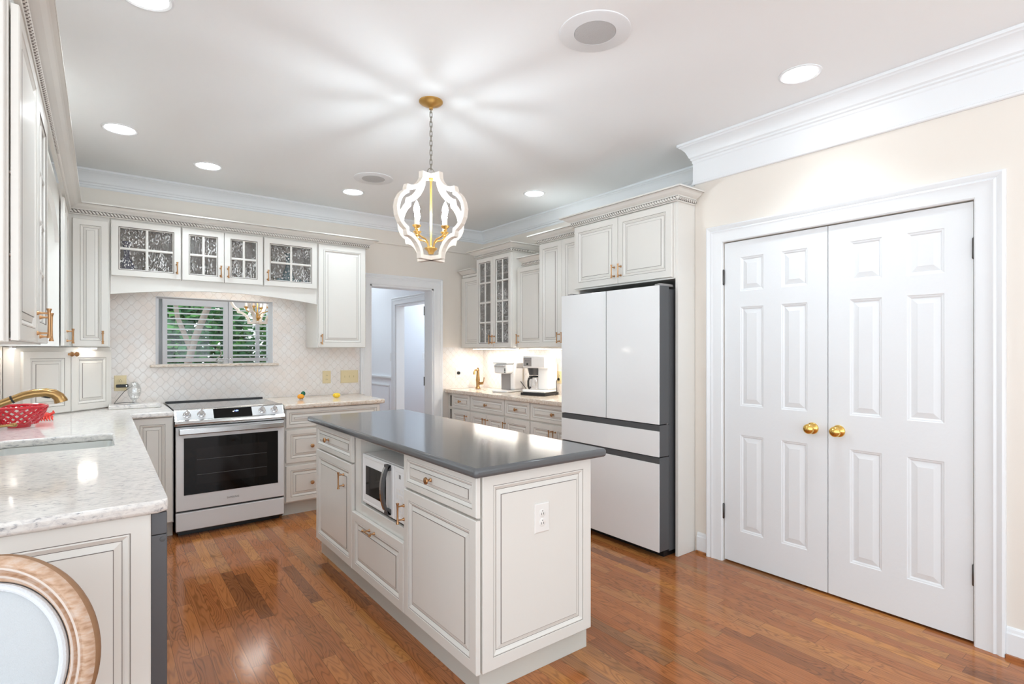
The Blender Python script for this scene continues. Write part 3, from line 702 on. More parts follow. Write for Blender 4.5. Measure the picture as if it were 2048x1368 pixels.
OUT = [(.00, 1.0), (.27, 1.0), (.275, .94), (.33, .885), (.42, .835), (.53, .80), (.64, .785), (.72, .785), (.735, .76), (.74, .725), (.82, .70), (.91, .65), (.97, .59), (1.0, .515), (.975, .43), (.91, .365), (.82, .32), (.74, .295),
       (.735, .26), (.72, .235), (.64, .23), (.54, .205), (.45, .165), (.38, .115), (.335, .06), (.33, 0), (.0, 0)]
def chandelier(cx, cy, zb, R, Hh, ztop, az, label, group, glow='bulb'):
    c = Vector((cx, cy, zb)); th = thing('chandelier', label, 'chandelier', (cx, cy, ztop), group)
    for q in range(2):
        d = Vector((math.sin(az+q*PI/2), math.cos(az+q*PI/2), 0)); nrm = Vector((d.y, -d.x, 0))
        loop = [(x*R, z*Hh) for x, z in OUT] + [(-x*R, z*Hh) for x, z in OUT[::-1][1:-1]]
        mb = MB(); tk = .011
        mb.sweep([Vector(p) for p in loop], [(-tk, -.016), (tk, -.016), (tk, .016), (-tk, .016)], lambda a, b, h: c+d*a+Z*b+nrm*(h*(1 if q == 0 else .985)), [0, 0, 0, 0], closed=True)
        obj('quatrefoil_frame', mb, 'chalkwood', th, smooth=0, bevel=.0015, seg=1)
    mb = MB(); mb.lathe(c+Z*.0, Z, [(.0001, .05*Hh), (.014, .05*Hh), (.016, .07*Hh), (.022, .09*Hh), (.036, .115*Hh), (.036, .125*Hh), (.012, .14*Hh), (.006, .16*Hh), (.006, .94*Hh), (.012, .95*Hh), (.012, Hh-.012)], 20); obj('stem', mb, 'gold', th)
    for q in range(4):
        a = az+q*PI/2+PI/4*0; d = Vector((math.sin(a), math.cos(a), 0)); e = .108*R/.25
        pts = [c+d*(.02)+Z*(.12*Hh), c+d*(.025)+Z*(.19*Hh), c+d*(.045)+Z*(.225*Hh), c+d*(e*.75)+Z*(.245*Hh), c+d*(e*.95)+Z*(.27*Hh), c+d*e+Z*(.31*Hh)]
        mb = MB(); mb.tube(pts, .0048, 8)
        mb.lathe(c+d*e+Z*(.30*Hh), Z, [(.0001, 0), (.008, 0), (.012, .006), (.010, .012), (.022, .022), (.024, .028), (.013, .030)], 16); arm = obj('arm', mb, 'gold', th)
        mb = MB(); mb.lathe(c+d*e+Z*(.30*Hh+.028), Z, [(.0115, 0), (.0115, .058), (.0001, .058)], 14); obj('candle_sleeve', mb, 'chalkwood', arm)
        mb = MB(); mb.lathe(c+d*e+Z*(.30*Hh+.086), Z, [(.007, 0), (.012, .010), (.0165, .026), (.0155, .040), (.010, .056), (.004, .070), (.0001, .076)], 14); obj('bulb', mb, glow, arm)
    mb = MB(); mb.tube([c+Z*(Hh+.016)+Vector((math.cos(k*PI/8), 0, math.sin(k*PI/8)))*.021+Z*.008 for k in range(16)], .003, 8, closed=True); obj('loop', mb, 'nickel', th)
    z0, z1 = zb+Hh+.040, ztop-.035; n = max(2, int((z1-z0)/.026)); st = (z1-z0)/n; mb = MB()
    for i in range(n):
        zc = z0+st*(i+.5); dv = Vector((1, 0, 0)) if i % 2 else Vector((.3, .95, 0))
        hl = st*.5+.004; w_ = .0072
        pts = [Vector((cx, cy, zc))+dv*(w_*math.cos(k*PI/7))+Z*((hl-w_)*(1 if 0 < k < 7 else (-1 if 7 < k < 14 else 0))+w_*math.sin(k*PI/7)) for k in range(14)]
        mb.tube(pts, .0022, 6, closed=True)
    obj('chain', mb, 'nickel', th)
    lathe_obj('canopy', (cx, cy, ztop), [(.066, 0), (.066, -.006), (.060, -.012), (.040, -.022), (.016, -.030), (.010, -.036), (.010, -.046), (.0001, -.048)], 'gold', th)
    return th
chandelier(1.466, 2.665, 1.866, .252, .458, H, math.radians(28.8+45), 'white quatrefoil chandelier with gold arms above the island', 'quatrefoil chandeliers')
chandelier(1.315, 6.15, 1.64, .262, .48, H, math.radians(30), 'similar chandelier seen through the opening over the range', 'quatrefoil chandeliers', 'bulb_soft')

def strip_light(x0, y0, x1, y1, z, label):
    o = thing('under_cabinet_light', label, 'light bar', ((x0+x1)/2, (y0+y1)/2, z), 'under cabinet light bars')
    mb = MB(); mb.box(x0, y0, z-.012, x1, y1, z); obj('housing', mb, 'plastic', o, smooth=0)
    mb = MB(); mb.box(x0+.004, y0+.004, z-.0135, x1-.004, y1-.004, z-.0121); obj('diffuser', mb, 'strip', o, smooth=0)
strip_light(3.37, 3.25, 3.41, 4.15, 1.3755, 'slim light bar below the right wall cabinets over the coffee makers')
strip_light(3.37, 4.35, 3.41, 5.15, 1.3755, 'slim light bar below the corner glass cabinet by the bar faucet')
strip_light(-.28, 4.96, -.02, 4.985, 1.3755, 'slim light bar above the corner counter cupboard')
strip_light(.45, 5.13, 1.20, 5.142, 1.8975, 'slim light bar hidden behind the arched valance over the range')
strip_light(-.44, 4.42, -.426, 4.64, 1.3755, 'slim light bar below the left corner wall cabinet')

# ------------------------------------------------------------------ island
isl = thing('island_cabinet', 'cream kitchen island cabinet in the middle of the room', 'island cabinet', (1.45, 2.66, 0))
F = FR(1.158)
mb = MB()
mb.box(1.195, 1.765, 0, 1.725, 3.60, .11, 1)                             # plinth core under the body
mb.box(1.158, 1.729, .108, 1.176, 3.625, .877, 0)
for y0, y1, z0, z1 in ((2.337, 2.905, .50, .853),): pass
body = MB()
x0, x1 = 1.158, 1.752
body.box(x0, 2.91, .108, x1, 3.625, .876); body.box(x0, 1.729, .108, x1, 2.335, .876)
body.box(x0, 2.335, .108, x1, 2.91, .497); body.box(x0, 2.335, .853, x1, 2.91, .876); body.box(x1-.02, 2.335, .497, x1, 2.91, .853)
obj('carcass', body, 'cab', isl, smooth=0, bevel=.0015, seg=1)
mb = MB(); mb.box(1.176, 1.750, 0, 1.765, 3.64, .1075); mb2 = mb
obj('plinth', mb, 'toe', isl, smooth=0, bevel=.001, seg=1)
def dr(F, a0, a1, b0, b1, parent, ka=None, kb=None, **k):
    d = front('drawer_front', F, a0, a1, b0, b1, parent, fw=.036, g=.8, **k)
    if kb is None: kb = (b0+b1)/2
    if ka is not False: knob(F, (a0+a1)/2 if ka is None else ka, kb, d)
    return d
dr(F, -3.625, -2.993, .712, .872, isl, -3.385)
dr(F, -2.328, -1.711, .712, .872, isl, -2.066)
d = front('door', F, -3.625, -2.993, .112, .702, isl); pull(F, -3.115, .592, d)
d = front('door', F, -2.328, -1.711, .112, .702, isl); pull(F, -2.366+.042, .590, d)
d = front('door', F, -3.018+.030, -2.334, .112, .440, isl); pull(F, -2.70, .397, d, vertical=False)
Fe = FY(1.729)
ep = front('end_panel', Fe, 1.163, 1.750, .110, .876, isl, fw=.058)
def outlet(F, a, b, parent, m, plate=(.080, .122), name='outlet', c=.0):
    mb = MB(); w, h = plate; mb.rings(F, a-w/2, a+w/2, b-h/2, b+h/2, [(0, c, 0), (0, c+.003, 0), (.004, c+.0055, 0)], cap=0, back=0)
    o = obj(name, mb, m, parent, smooth=0)
    for s_ in (-1, 1):
        r = MB(); r.lathe(F(a, b+s_*.0195, c+.0055), F.n, [(.0165, 0), (.0165, .0015), (.0155, .002)], 20)
        rc = obj('receptacle', r, m, o)
        r = MB()
        for dx in (-.006, .006): r.fbox(F, a+dx-.0011, a+dx+.0011, b+s_*.0195-.007, b+s_*.0195+.002, c+.0076, c+.0079)
        r.lathe(F(a, b+s_*.0195+.009, c+.0076), F.n, [(.0022, 0), (.0022, .0003)], 8)
        obj('slots', r, 'black', rc, smooth=0)
    return o
outlet(Fe, 1.459, .658, isl, 'outwhite', c=.0205)
ct = MB(); ct.box(1.094, 1.655, .8775, 1.800, 3.685, .915)
o = obj('island_countertop', ct, 'slate', bevel=.014, seg=4, org=(1.45, 2.66, .8775)); tag(o, 'polished dark grey stone slab on the island', 'countertop')

# microwave in the island bay
mw = thing('microwave', 'white microwave with dark window inside the island bay', 'microwave', (1.35, 2.62, .497))
F = FR(1.172)
mb = MB(); mb.fbox(F, -2.885, -2.345, .512, .782, -.36, 0); obj('body', mb, 'plastic', mw, bevel=.006, smooth=30)
mb = MB(); mb.fbox(F, -2.88, -2.35, .498, .511, -.34, -.004); obj('base', mb, 'black', mw, smooth=0)
mb = MB(); mb.rings(F, -2.883, -2.487, .514, .780, [(0, .0005, 0), (0, .012, 0), (.006, .016, 0), (.014, .016, 0), (.018, .0145, 0)], cap=0, back=0); dd = obj('door', mb, 'plastic', mw, smooth=0)
mb = MB(); mb.rings(F, -2.835, -2.575, .566, .722, [(0, .0148, 0), (0, .0165, 0)], cap=0, back=0); obj('window', mb, 'blackglass', dd, smooth=0)
mb = MB(); pts = []; 
for i in range(13):
    q = i/12; bz = .530+.245*q; bow = .034*math.sin(PI*q)**.6; pts.append((bz, bow))
for i in range(12):
    b0, c0 = pts[i]; b1, c1 = pts[i+1]
    for (aa, ab, k0, k1, mi) in ((-2.556, -2.538, .010, .019, 0), (-2.538, -2.512, .0, .010, 1)):
        mb.box8([F(aa, b0, .016+c0+.0), F(ab, b0, .016+c0), F(ab, b0, .026+c0), F(aa, b0, .026+c0), F(aa, b1, .016+c1), F(ab, b1, .016+c1), F(ab, b1, .026+c1), F(aa, b1, .026+c1)], mi)
mb.fbox(F, -2.556, -2.512, .528, .556, .0155, .034, 1); mb.fbox(F, -2.556, -2.512, .750, .777, .0155, .034, 1)
obj('door_handle', mb, ['steel', 'dkgrey'], dd, smooth=0)
mb = MB(); mb.rings(F, -2.483, -2.35, .514, .780, [(0, .0005, 0), (0, .012, 0), (.005, .0155, 0), (.022, .0155, 0), (.024, .0145, 0)], cap=0, back=0); cp = obj('control_panel', mb, 'plastic', mw, smooth=0)
mb = MB(); mb.fbox(F, -2.425, -2.405, .726, .746, .0146, .0155); obj('badge', mb, 'greyplastic', cp, smooth=0)
mb = MB()
for i in range(5):
    for j in range(3): mb.fbox(F, -2.452+j*.026, -2.434+j*.026, .545+i*.028, .562+i*.028, .0146, .0153)
obj('keypad', mb, 'outwhite', cp, smooth=0)

# ------------------------------------------------------------------ range
rg = thing('range', 'white and steel slide-in electric range below the opening', 'range', (.80, 4.85, 0))
F = FY(4.53)
A0, A1 = .428, 1.166
mb = MB(); mb.box(A0+.004, 4.56, .03, A1-.004, 5.26, .799); mb.box(A0+.004, 4.645, .7985, A1-.004, 5.26, .905); obj('body', mb, 'black', rg, smooth=0)
mb = MB(); mb.box(A0+.02, 4.60, 0, A1-.02, 5.2, .03); obj('foot', mb, 'black', rg, smooth=0)
mb = MB(); mb.rings(F, A0, A1, .190, .795, [(0, -.028, 0), (0, -.004, 0), (.004, 0, 0), (.049, 0, 0)], cap=0, back=0); dd = obj('oven_door', mb, 'whitesteel', rg, smooth=0)
mb = MB(); mb.rings(F, .477, 1.119, .302, .715, [(0, .0004, 0), (0, .002, 0)], cap=0, back=0); wd = obj('oven_window', mb, 'blackglass', dd, smooth=0)
mb = MB(); mb.rings(F, .555, 1.041, .372, .636, [(0, .0021, 0), (0, .0026, 0)], cap=0, back=0); obj('inner_glass', mb, 'ovenglass', wd, smooth=0)
mb = MB()
for b_ in (.44, .55): mb.fbox(F, .56, 1.036, b_, b_+.003, .0027, .003)
obj('rack', mb, 'dkgrey', wd, smooth=0)
mb = MB(); mb.rings(F, .442, 1.152, .745, .788, [(0, .030, 0), (0, .046, 0), (.006, .052, 0)], cap=0, back=0)
for a in (.47, 1.124): mb.fbox(F, a-.014, a+.014, .752, .782, 0, .0305)
obj('handle', mb, 'steel', dd, smooth=0)
text('lettering', 'SAMSUNG', F, .798, .2425, .0005, .0185, 'dkgrey', dd)
mb = MB(); mb.rings(F, A0, A1, .045, .176, [(0, -.028, 0), (0, -.004, 0), (.004, 0, 0)], cap=0, back=0); obj('warming_drawer', mb, 'whitesteel', rg, smooth=0)
# slanted control panel
pn = [(4.535, .800), (4.522, .806), (4.518, .822), (4.524, .838), (4.532, .843), (4.592, .912), (4.612, .921), (4.64, .921), (4.64, .80)]
mb = MB(); mb.prism([Vector((A0-.006, y, z)) for y, z in pn], (A1-A0+.012, 0, 0)); cp = obj('control_panel', mb, 'steel', rg, smooth=25)
sl = Vector((0, .060, .069)).normalized(); FS = Frame((0, 4.532, .843), (1, 0, 0), (0, -sl.z, sl.y))
def S(a, b, c): return FS.o+Vector((1, 0, 0))*a+sl*b+FS.n*c
class FSl:
    r = Vector((1, 0, 0)); n = FS.n
    def __call__(s, a, b, c=0): return S(a, b, c)
FP = FSl()
for p0, p1 in ((A0+.006, .668), (.938, A1-.006)):
    mb = MB(); mb.fbox(FP, p0, p1, .006, .088, .0002, .0022); obj('white_glass', mb, 'whitesteel', cp, smooth=0)
mb = MB(); mb.fbox(FP, .672, .934, .006, .088, .0002, .0024); ds = obj('display', mb, 'blackglass', cp, smooth=0)
def ptext(name, s_, a, b, c, size, m, parent):
    o = text(name, s_, FS, 0, 0, 0, size, m, parent); mt = Matrix((FP.r, sl, FP.n)).transposed().to_4x4(); mt.translation = S(a, b, c)-ORG[parent]; o.matrix_local = mt; return o
ptext('clock_digits', '1:01', .828, .060, .0026, .018, 'display', ds)
mb = MB(); mb.fbox(FP, .803, .809, .052, .058, .0025, .003); obj('indicator', mb, 'ledwhite', ds, smooth=0)
for a in (.499, .591, 1.008, 1.098):
    mb = MB(); mb.lathe(S(a, .045, .002), FP.n, [(.027, 0), (.027, .005), (.023, .009), (.019, .011), (.019, .026), (.017, .030), (.0001, .031)], 24)
    mb.fbox(FP, a-.005, a+.005, .020, .070, .030, .040)
    obj('control_knob', mb, 'chrome', cp, smooth=40)
mb = MB(); mb.box(A0-.004, 4.6405, .9055, A1+.004, 5.262, .918); ck = obj('cooktop', mb, 'cooktop', rg, smooth=0, bevel=.002)
mb = MB(); mb.box(A0-.004, 5.264, .9055, A1+.004, 5.290, .928); obj('rear_trim', mb, 'black', rg, smooth=0, bevel=.003)

# ------------------------------------------------------------------ base cabinets on the back wall
YF = 4.585
def base_unit(name, label, F, a0, a1, depth, loc, cat='base cabinet', group='base cabinets', plinth=True, rails=()):
    t_ = thing(name, label, cat, loc, group)
    carcass(F, a0, a1, .11, .875, depth, t_, ff=.03, splits=rails, top=False)
    mb = MB(); mb.fbox(F, a0, a1, 0, .1095, -depth, -.055); obj('plinth', mb, 'toe', t_, smooth=0)
    return t_
F = FY(YF)
u = base_unit('base_cabinet', 'three drawer base cabinet right of the range, half behind the island', F, 1.178, 2.000, .70, (1.59, 4.94, 0), rails=(.712, .422))
for b0, b1, fw in ((.722, .872, .036), (.436, .702, .045), (.122, .410, .045)):
    d = front('drawer_front', F, 1.190, 1.988, b0, b1, u, fw=fw)
    knob(F, 1.392, (b0+b1)/2-.004, d)
u = base_unit('base_cabinet', 'narrow cabinet with one tall door left of the range', F, .165, .418, .70, (.29, 4.94, 0))
front('door', F, .170, .412, .118, .872, u)
# peninsula: end panel, dishwasher and sink cabinet
pe = thing('peninsula_end_panel', 'cream raised panel at the near end of the sink counter', 'end panel', (-.2, 1.91, 0))
F = FY(1.912)
front('raised_panel', F, -.498, .117, .06, .8765, pe, fw=.058, c0=.0)
mb = MB(); mb.fbox(F, -.498, .112, 0, .0595, -.012, .010); obj('plinth', mb, 'toe', pe, smooth=0)
dw = thing('dishwasher', 'dark grey dishwasher edge under the near counter corner', 'dishwasher', (.0, 2.2, 0))
mb = MB(); mb.box(-.45, 1.928, .02, .116, 2.51, .870); obj('tub', mb, 'dkgrey', dw, smooth=0)
mb = MB(); mb.box(.118, 1.906, .09, .158, 2.51, .806); dd = obj('door', mb, 'dwgrey', dw, smooth=0, bevel=.002)
mb = MB(); mb.lathe((.146, 1.906, .792), (0, -1, 0), [(.0075, 0), (.0075, .0012), (.0066, .0014)], 18); obj('cap', mb, 'dkgrey', dd)
mb = MB(); mb.box(.118, 1.906, .8075, .158, 2.51, .872); obj('control_panel', mb, 'dwgrey', dw, smooth=0, bevel=.002)
mb = MB(); mb.box(-.40, 1.93, 0, .08, 2.50, .0195); obj('foot', mb, 'black', dw, smooth=0)
F = FL(.128)
u = thing('sink_cabinet', 'cream base cabinet under the sink with front towards the island', 'base cabinet', (-.2, 3.5, 0), 'base cabinets')
carcass(F, 2.52, 4.60, .11, .874, .62, u, ff=.03, top=False)
mb = MB(); mb.fbox(F, 2.52, 4.60, 0, .1095, -.62, -.055); obj('plinth', mb, 'toe', u, smooth=0)
for i in range(4):
    a0 = 2.53+i*.515; d = front('door', F, a0, a0+.505, .12, .872, u); pull(F, a0+(.46 if i % 2 == 0 else .045), .76, d)

# ------------------------------------------------------------------ countertops
def slab(name, outer, hole, z0, z1, m, label, org):
    bm = bmesh.new(); og = Vector(org)
    def loop(pts, z):
        vs = [bm.verts.new(Vector((x, y, z))-og) for x, y in pts]
        return [bm.edges.new((vs[i], vs[(i+1) % len(vs)])) for i in range(len(vs))]
    es = loop(outer, z1)
    for h_ in hole: es += loop(h_, z1)
    r = bmesh.ops.triangle_fill(bm, use_beauty=True, use_dissolve=True, edges=es)
    fs = [f for f in bm.faces]
    ex = bmesh.ops.extrude_face_region(bm, geom=fs)
    vv = [g for g in ex['geom'] if isinstance(g, bmesh.types.BMVert)]
    bmesh.ops.translate(bm, verts=vv, vec=(0, 0, z0-z1))
    bmesh.ops.recalc_face_normals(bm, faces=bm.faces)
    me = bpy.data.meshes.new(name); bm.to_mesh(me); bm.free(); me.materials.append(M[m])
    me.shade_smooth(); me.set_sharp_from_angle(angle=math.radians(40))
    o = bpy.data.objects.new(name, me); COL.objects.link(o); o.location = org; ORG[o] = og
    b = o.modifiers.new('bevel', 'BEVEL'); b.width = .011; b.segments = 4; b.limit_method = 'ANGLE'; b.angle_limit = math.radians(50)
    return tag(o, label, 'countertop')
def rrect(x0, y0, x1, y1, r, n=6):
    p = []
    for cx, cy, a in ((x1-r, y1-r, 0), (x0+r, y1-r, PI/2), (x0+r, y0+r, PI), (x1-r, y0+r, 3*PI/2)):
        p += [(cx+r*math.cos(a+PI/2*i/n), cy+r*math.sin(a+PI/2*i/n)) for i in range(n+1)]
    return p
def ell(cx, cy, rx, ry, n=32): return [(cx+rx*math.cos(2*PI*i/n), cy+ry*math.sin(2*PI*i/n)) for i in range(n)]
SKX0, SKX1, SKY0, SKY1 = -.385, .048, 3.075, 3.560
slab('countertop', [(XL+.001, 1.872), (.135, 1.872), (.160, 1.892), (.163, 4.535), (.419, 4.535), (.419, YB-.0085), (XL+.001, YB-.0085)], [rrect(SKX0, SKY0, SKX1, SKY1, .035)], .8775, .915, 'quartz', 'speckled white stone countertop with the undermount sink, along the left', (-.2, 3.4, .8775))
slab('countertop', [(1.175, 4.535), (2.012, 4.535), (2.038, 4.555), (2.045, 5.06), (2.085, 5.14), (2.085, YB-.0085), (1.175, YB-.0085)], [], .8775, .915, 'quartz_warm', 'short warm stone countertop right of the range', (1.6, 4.9, .8775))
slab('countertop', [(3.085, 3.105), (XR-.009, 3.105), (XR-.009, YB-.0085), (3.085, YB-.0085)], [ell(3.34, 5.0, .11, .13)], .8775, .915, 'quartz_warm', 'warm stone countertop holding the coffee makers on the right', (3.3, 4.2, .8775))
sk = MB(); sk.rings(Frame((0, 0, 0), (1, 0, 0), (0, -1, 0)), 0, 0, 0, 0, [(0, 0, 0)], cap=None)
def basin(name, loop, z1, depth, label, m, org, shrink=.93):
    n = len(loop); cx = sum(p[0] for p in loop)/n; cy = sum(p[1] for p in loop)/n
    lev = [(1.10, z1), (1.01, z1), (1.0, z1-.004), (shrink+.03, z1-depth*.85), (shrink-.04, z1-depth), (.001, z1-depth-.004), (.001, z1-depth-.012), (shrink-.02, z1-depth-.008), (1.06, z1-depth*.85), (1.10, z1-.01)]
    mb = MB(); vs = []; fs = []
    for s_, z in lev: vs += [Vector((cx+(x-cx)*s_, cy+(y-cy)*s_, z)) for x, y in loop]
    k = len(lev)
    for q in range(k):
        q2 = (q+1) % k
        for i in range(n): fs.append((q*n+i, q*n+(i+1) % n, q2*n+(i+1) % n, q2*n+i))
    mb.add(vs, fs, 0)
    return tag(obj(name, mb, m, org=org, smooth=40), label, 'sink')
basin('kitchen_sink', rrect(SKX0, SKY0, SKX1, SKY1, .035), .877, .20, 'pale grey undermount sink set in the left countertop', 'sinkw', (-.17, 3.32, .66))
basin('bar_sink', ell(3.34, 5.0, .11, .13), .877, .14, 'small round bar sink in the coffee counter by the back wall', 'sinkw', (3.34, 5.0, .72), .8)

# ------------------------------------------------------------------ faucets
fc = thing('kitchen_faucet', 'antique brass pull-out faucet arching over the sink', 'faucet', (-.442, 3.33, .915))
mb = MB(); mb.lathe((-.442, 3.33, .9152), Z, [(.031, 0), (.031, .006), (.024, .012), (.021, .03), (.021, .11), (.024, .12), (.022, .15), (.015, .165), (.0001, .17)], 24); obj('base', mb, 'antique', fc)
mb = MB(); sp_ = [(-.442, 3.33, 1.05), (-.42, 3.335, 1.082), (-.37, 3.345, 1.108), (-.325, 3.35, 1.127)]
mb.tube(sp_, [.0185, .0175, .0165, .0165], 16); obj('spout', mb, 'antique', fc)
mb = MB(); mb.tube([(-.326, 3.35, 1.1265), (-.319, 3.35, 1.1295)], .0185, 16); obj('collar', mb, 'black', fc)
mb = MB(); mb.tube([(-.320, 3.35, 1.129), (-.285, 3.352, 1.144), (-.245, 3.355, 1.153), (-.205, 3.357, 1.155), (-.178, 3.358, 1.147), (-.160, 3.359, 1.132), (-.152, 3.36, 1.113), (-.150, 3.36, 1.106)], [.0165, .0185, .0195, .0205, .022, .0235, .0265, .0265], 18)
sh = obj('spray_head', mb, 'antique', fc)
mb = MB(); mb.tube([(-.222, 3.356, 1.139), (-.198, 3.357, 1.134), (-.188, 3.357, 1.130)], [.006, .008, .005], 8); obj('spray_button', mb, 'black', sh)
mb = MB(); mb.tube([(-.442, 3.35, 1.0), (-.40, 3.44, .998), (-.345, 3.46, .9985), (-.33, 3.465, .999)], [.011, .006, .0065, .010], 10); mb.sphere((-.325, 3.466, .999), .0105, 12, 8); obj('lever', mb, 'antique', fc)

fb = thing('bar_faucet', 'antique brass single lever bar faucet on the coffee counter', 'faucet', (3.42, 5.12, .915))
o_ = Vector((3.42, 5.12, .9152))
mb = MB(); mb.lathe(o_, Z, [(.030, 0), (.030, .006), (.022, .016), (.019, .03), (.020, .07), (.024, .10), (.019, .14), (.015, .20), (.017, .205), (.017, .215), (.010, .222), (.011, .235), (.0001, .240)], 22); obj('body', mb, 'antique', fb)
mb = MB(); mb.tube([o_+Vector((0, 0, .19)), o_+Vector((-.03, -.02, .212)), o_+Vector((-.065, -.045, .212)), o_+Vector((-.085, -.06, .195)), o_+Vector((-.09, -.063, .165))], [.012, .011, .011, .012, .014], 12); obj('spout', mb, 'antique', fb)
mb = MB(); mb.tube([o_+Vector((.01, -.02, .06)), o_+Vector((.03, -.055, .062))], .015, 12); mb.tube([o_+Vector((.03, -.055, .062)), o_+Vector((.036, -.066, .09)), o_+Vector((.038, -.07, .13))], [.007, .005, .006], 8); obj('lever', mb, 'antique', fb)

# ------------------------------------------------------------------ right wall base cabinets
F = FR(3.135)
RB = [(-5.288, -4.810, 'narrow coffee counter base cabinet with one drawer and door beside the back wall', [(-5.181, -4.819)], 1, 'r'),
      (-4.808, -4.199, 'wide coffee counter base cabinet with two doors below the bar sink', [(-4.803, -4.206)], 2, None),
      (-4.197, -3.808, 'base cabinet with one drawer and door under the tall coffee maker', [(-4.193, -3.815)], 1, 'l'),
      (-3.806, -3.112, 'base cabinet with wide drawer and two doors beside the fridge', [(-3.800, -3.170)], 2, None)]
for a0, a1, lb, dra, nd, hs in RB:
    u = base_unit('base_cabinet', lb, F, a0, a1, .475, (3.38, -(a0+a1)/2, 0), rails=(.708,))
    p0, p1 = dra[0]
    dr(F, p0, p1, .716, .873, u)
    mid = (p0+p1)/2
    if nd == 1:
        d = front('door', F, p0, p1, .12, .700, u); pull(F, p1-.052 if hs == 'r' else p0+.012, .612, d)
    else:
        d = front('door', F, p0, mid-.0015, .12, .700, u); pull(F, mid-.028, .612, d)
        d = front('door', F, mid+.0015, p1, .12, .700, u); pull(F, mid+.028, .612, d)

# ------------------------------------------------------------------ right wall upper cabinets
ZB_, ZT, ZTL = 1.378, 2.318, 2.163
def upper(label, F, a0, a1, z1, depth, loc, n, solid=True, hs=None, c_path=None, side=1, zc=None, rope=True, m=.004, grp='wall cabinets on the right wall', ff=.03):
    u = thing('wall_cabinet', label, 'wall cabinet', loc, grp)
    carcass(F, a0, a1, ZB_, z1+.012, depth, u, ff=ff)
    w_ = (a1-a0-2*m)/n
    for i in range(n):
        p0 = a0+m+i*w_+(.0015 if i else 0); p1 = a0+m+(i+1)*w_-(.0015 if i < n-1 else 0)
        d = front('door', F, p0, p1, ZB_+.004, z1, u) if solid else glass_front(F, p0, p1, ZB_+.004, z1, u, 2, 4)
        r_ = (i == 0) if n == 2 else (hs == 'r')
        if hs != 'none': pull(F, (p1-.028) if r_ else (p0+.028), ZB_+.085, d, L=.095)
    if c_path: cab_crown(c_path, z1+.008 if zc is None else zc, u, side, rope=rope)
    return u
XU, XT = 3.293, 3.223
u = upper('lower right wall cabinet against the back wall, left of the glass doors', FR(XU), -5.205, -4.822, ZTL, XR-XU-.009, (3.45, 5.0, ZB_), 1, hs='none', c_path=[(XU-.012, YB-.095), (XU-.012, 4.915)], side=1, zc=ZTL+.004, rope=False)
mb = MB(); mb.fbox(FR(XU+.012), -5.290, -5.2055, ZB_, ZTL+.01, -.01, 0); obj('filler', mb, 'cab', u, smooth=0)
gc = upper('tall corner cabinet with two small paned glass doors', FR(XT), -4.820, -4.205, ZT, XR-XT-.009, (3.42, 4.51, ZB_), 2, solid=False, c_path=[(XR-.02, 4.820), (XT-.012, 4.820), (XT-.012, 4.205), (XR-.02, 4.205)], side=1)
mb = MB()
for zz in (1.62, 1.86, 2.13): mb.fbox(FR(XT), -4.80, -4.225, zz, zz+.016, -.36, -.03)
obj('shelf', mb, 'cab', gc, smooth=0)
upper('lower right wall cabinet between the glass doors and the taller cabinet', FR(XU), -4.203, -3.785, ZTL, XR-XU-.009, (3.45, 3.99, ZB_), 1, hs='l', c_path=[(XU-.012, 4.115), (XU-.012, 3.787)], side=1, zc=ZTL+.004)
upper('tall right wall cabinet with two plain doors beside the fridge', FR(XT), -3.782, -3.170, ZT, XR-XT-.009, (3.42, 3.47, ZB_), 2, c_path=[(XR-.02, 3.782), (XT-.012, 3.782), (XT-.012, 3.185)], side=1)

# ------------------------------------------------------------------ fridge surround and fridge
XC = 3.003
fcab = thing('fridge_surround_cabinet', 'cabinet with two doors over the fridge and a tall side panel', 'fridge cabinet', (3.3, 2.63, 0))
F = FR(XC)
carcass(F, -3.105, -2.1625, 1.826, 2.335, XR-XC-.005, fcab, ff=.014)
mid = -2.641
d = front('door', F, -3.091, mid-.0015, 1.836, 2.320, fcab); pull(F, mid-.030, 1.925, d)
d = front('door', F, mid+.0015, -2.176, 1.836, 2.320, fcab); pull(F, mid+.032, 1.925, d)
mb = MB(); mb.box(XC, 2.1425, 0, XR-.004, 2.1625, 2.335); obj('side_panel', mb, 'cab', fcab, smooth=0, bevel=.0015)
mb = MB(); mb.box(XC, 3.105, .0, XR-.011, 3.1045, 1.825) if 0 else mb.box(XC+.05, 3.0985, 0, XR-.012, 3.1035, 1.825); obj('far_side_panel', mb, 'cab', fcab, smooth=0)
mb = MB(); mb.rings(FY(2.1425), XC+.001, XP-.001, .002, 2.33, [(0, 0, 0), (0, .0015, 0), (.0016, .0016, 0)], cap=0)
obj('panel_edge', mb, 'cab', fcab, smooth=0)
cab_crown([(3.118, 3.105), (XC-.012, 3.105), (XC-.012, 2.1405), (XP-.018, 2.1405)], 2.326, fcab, 1)

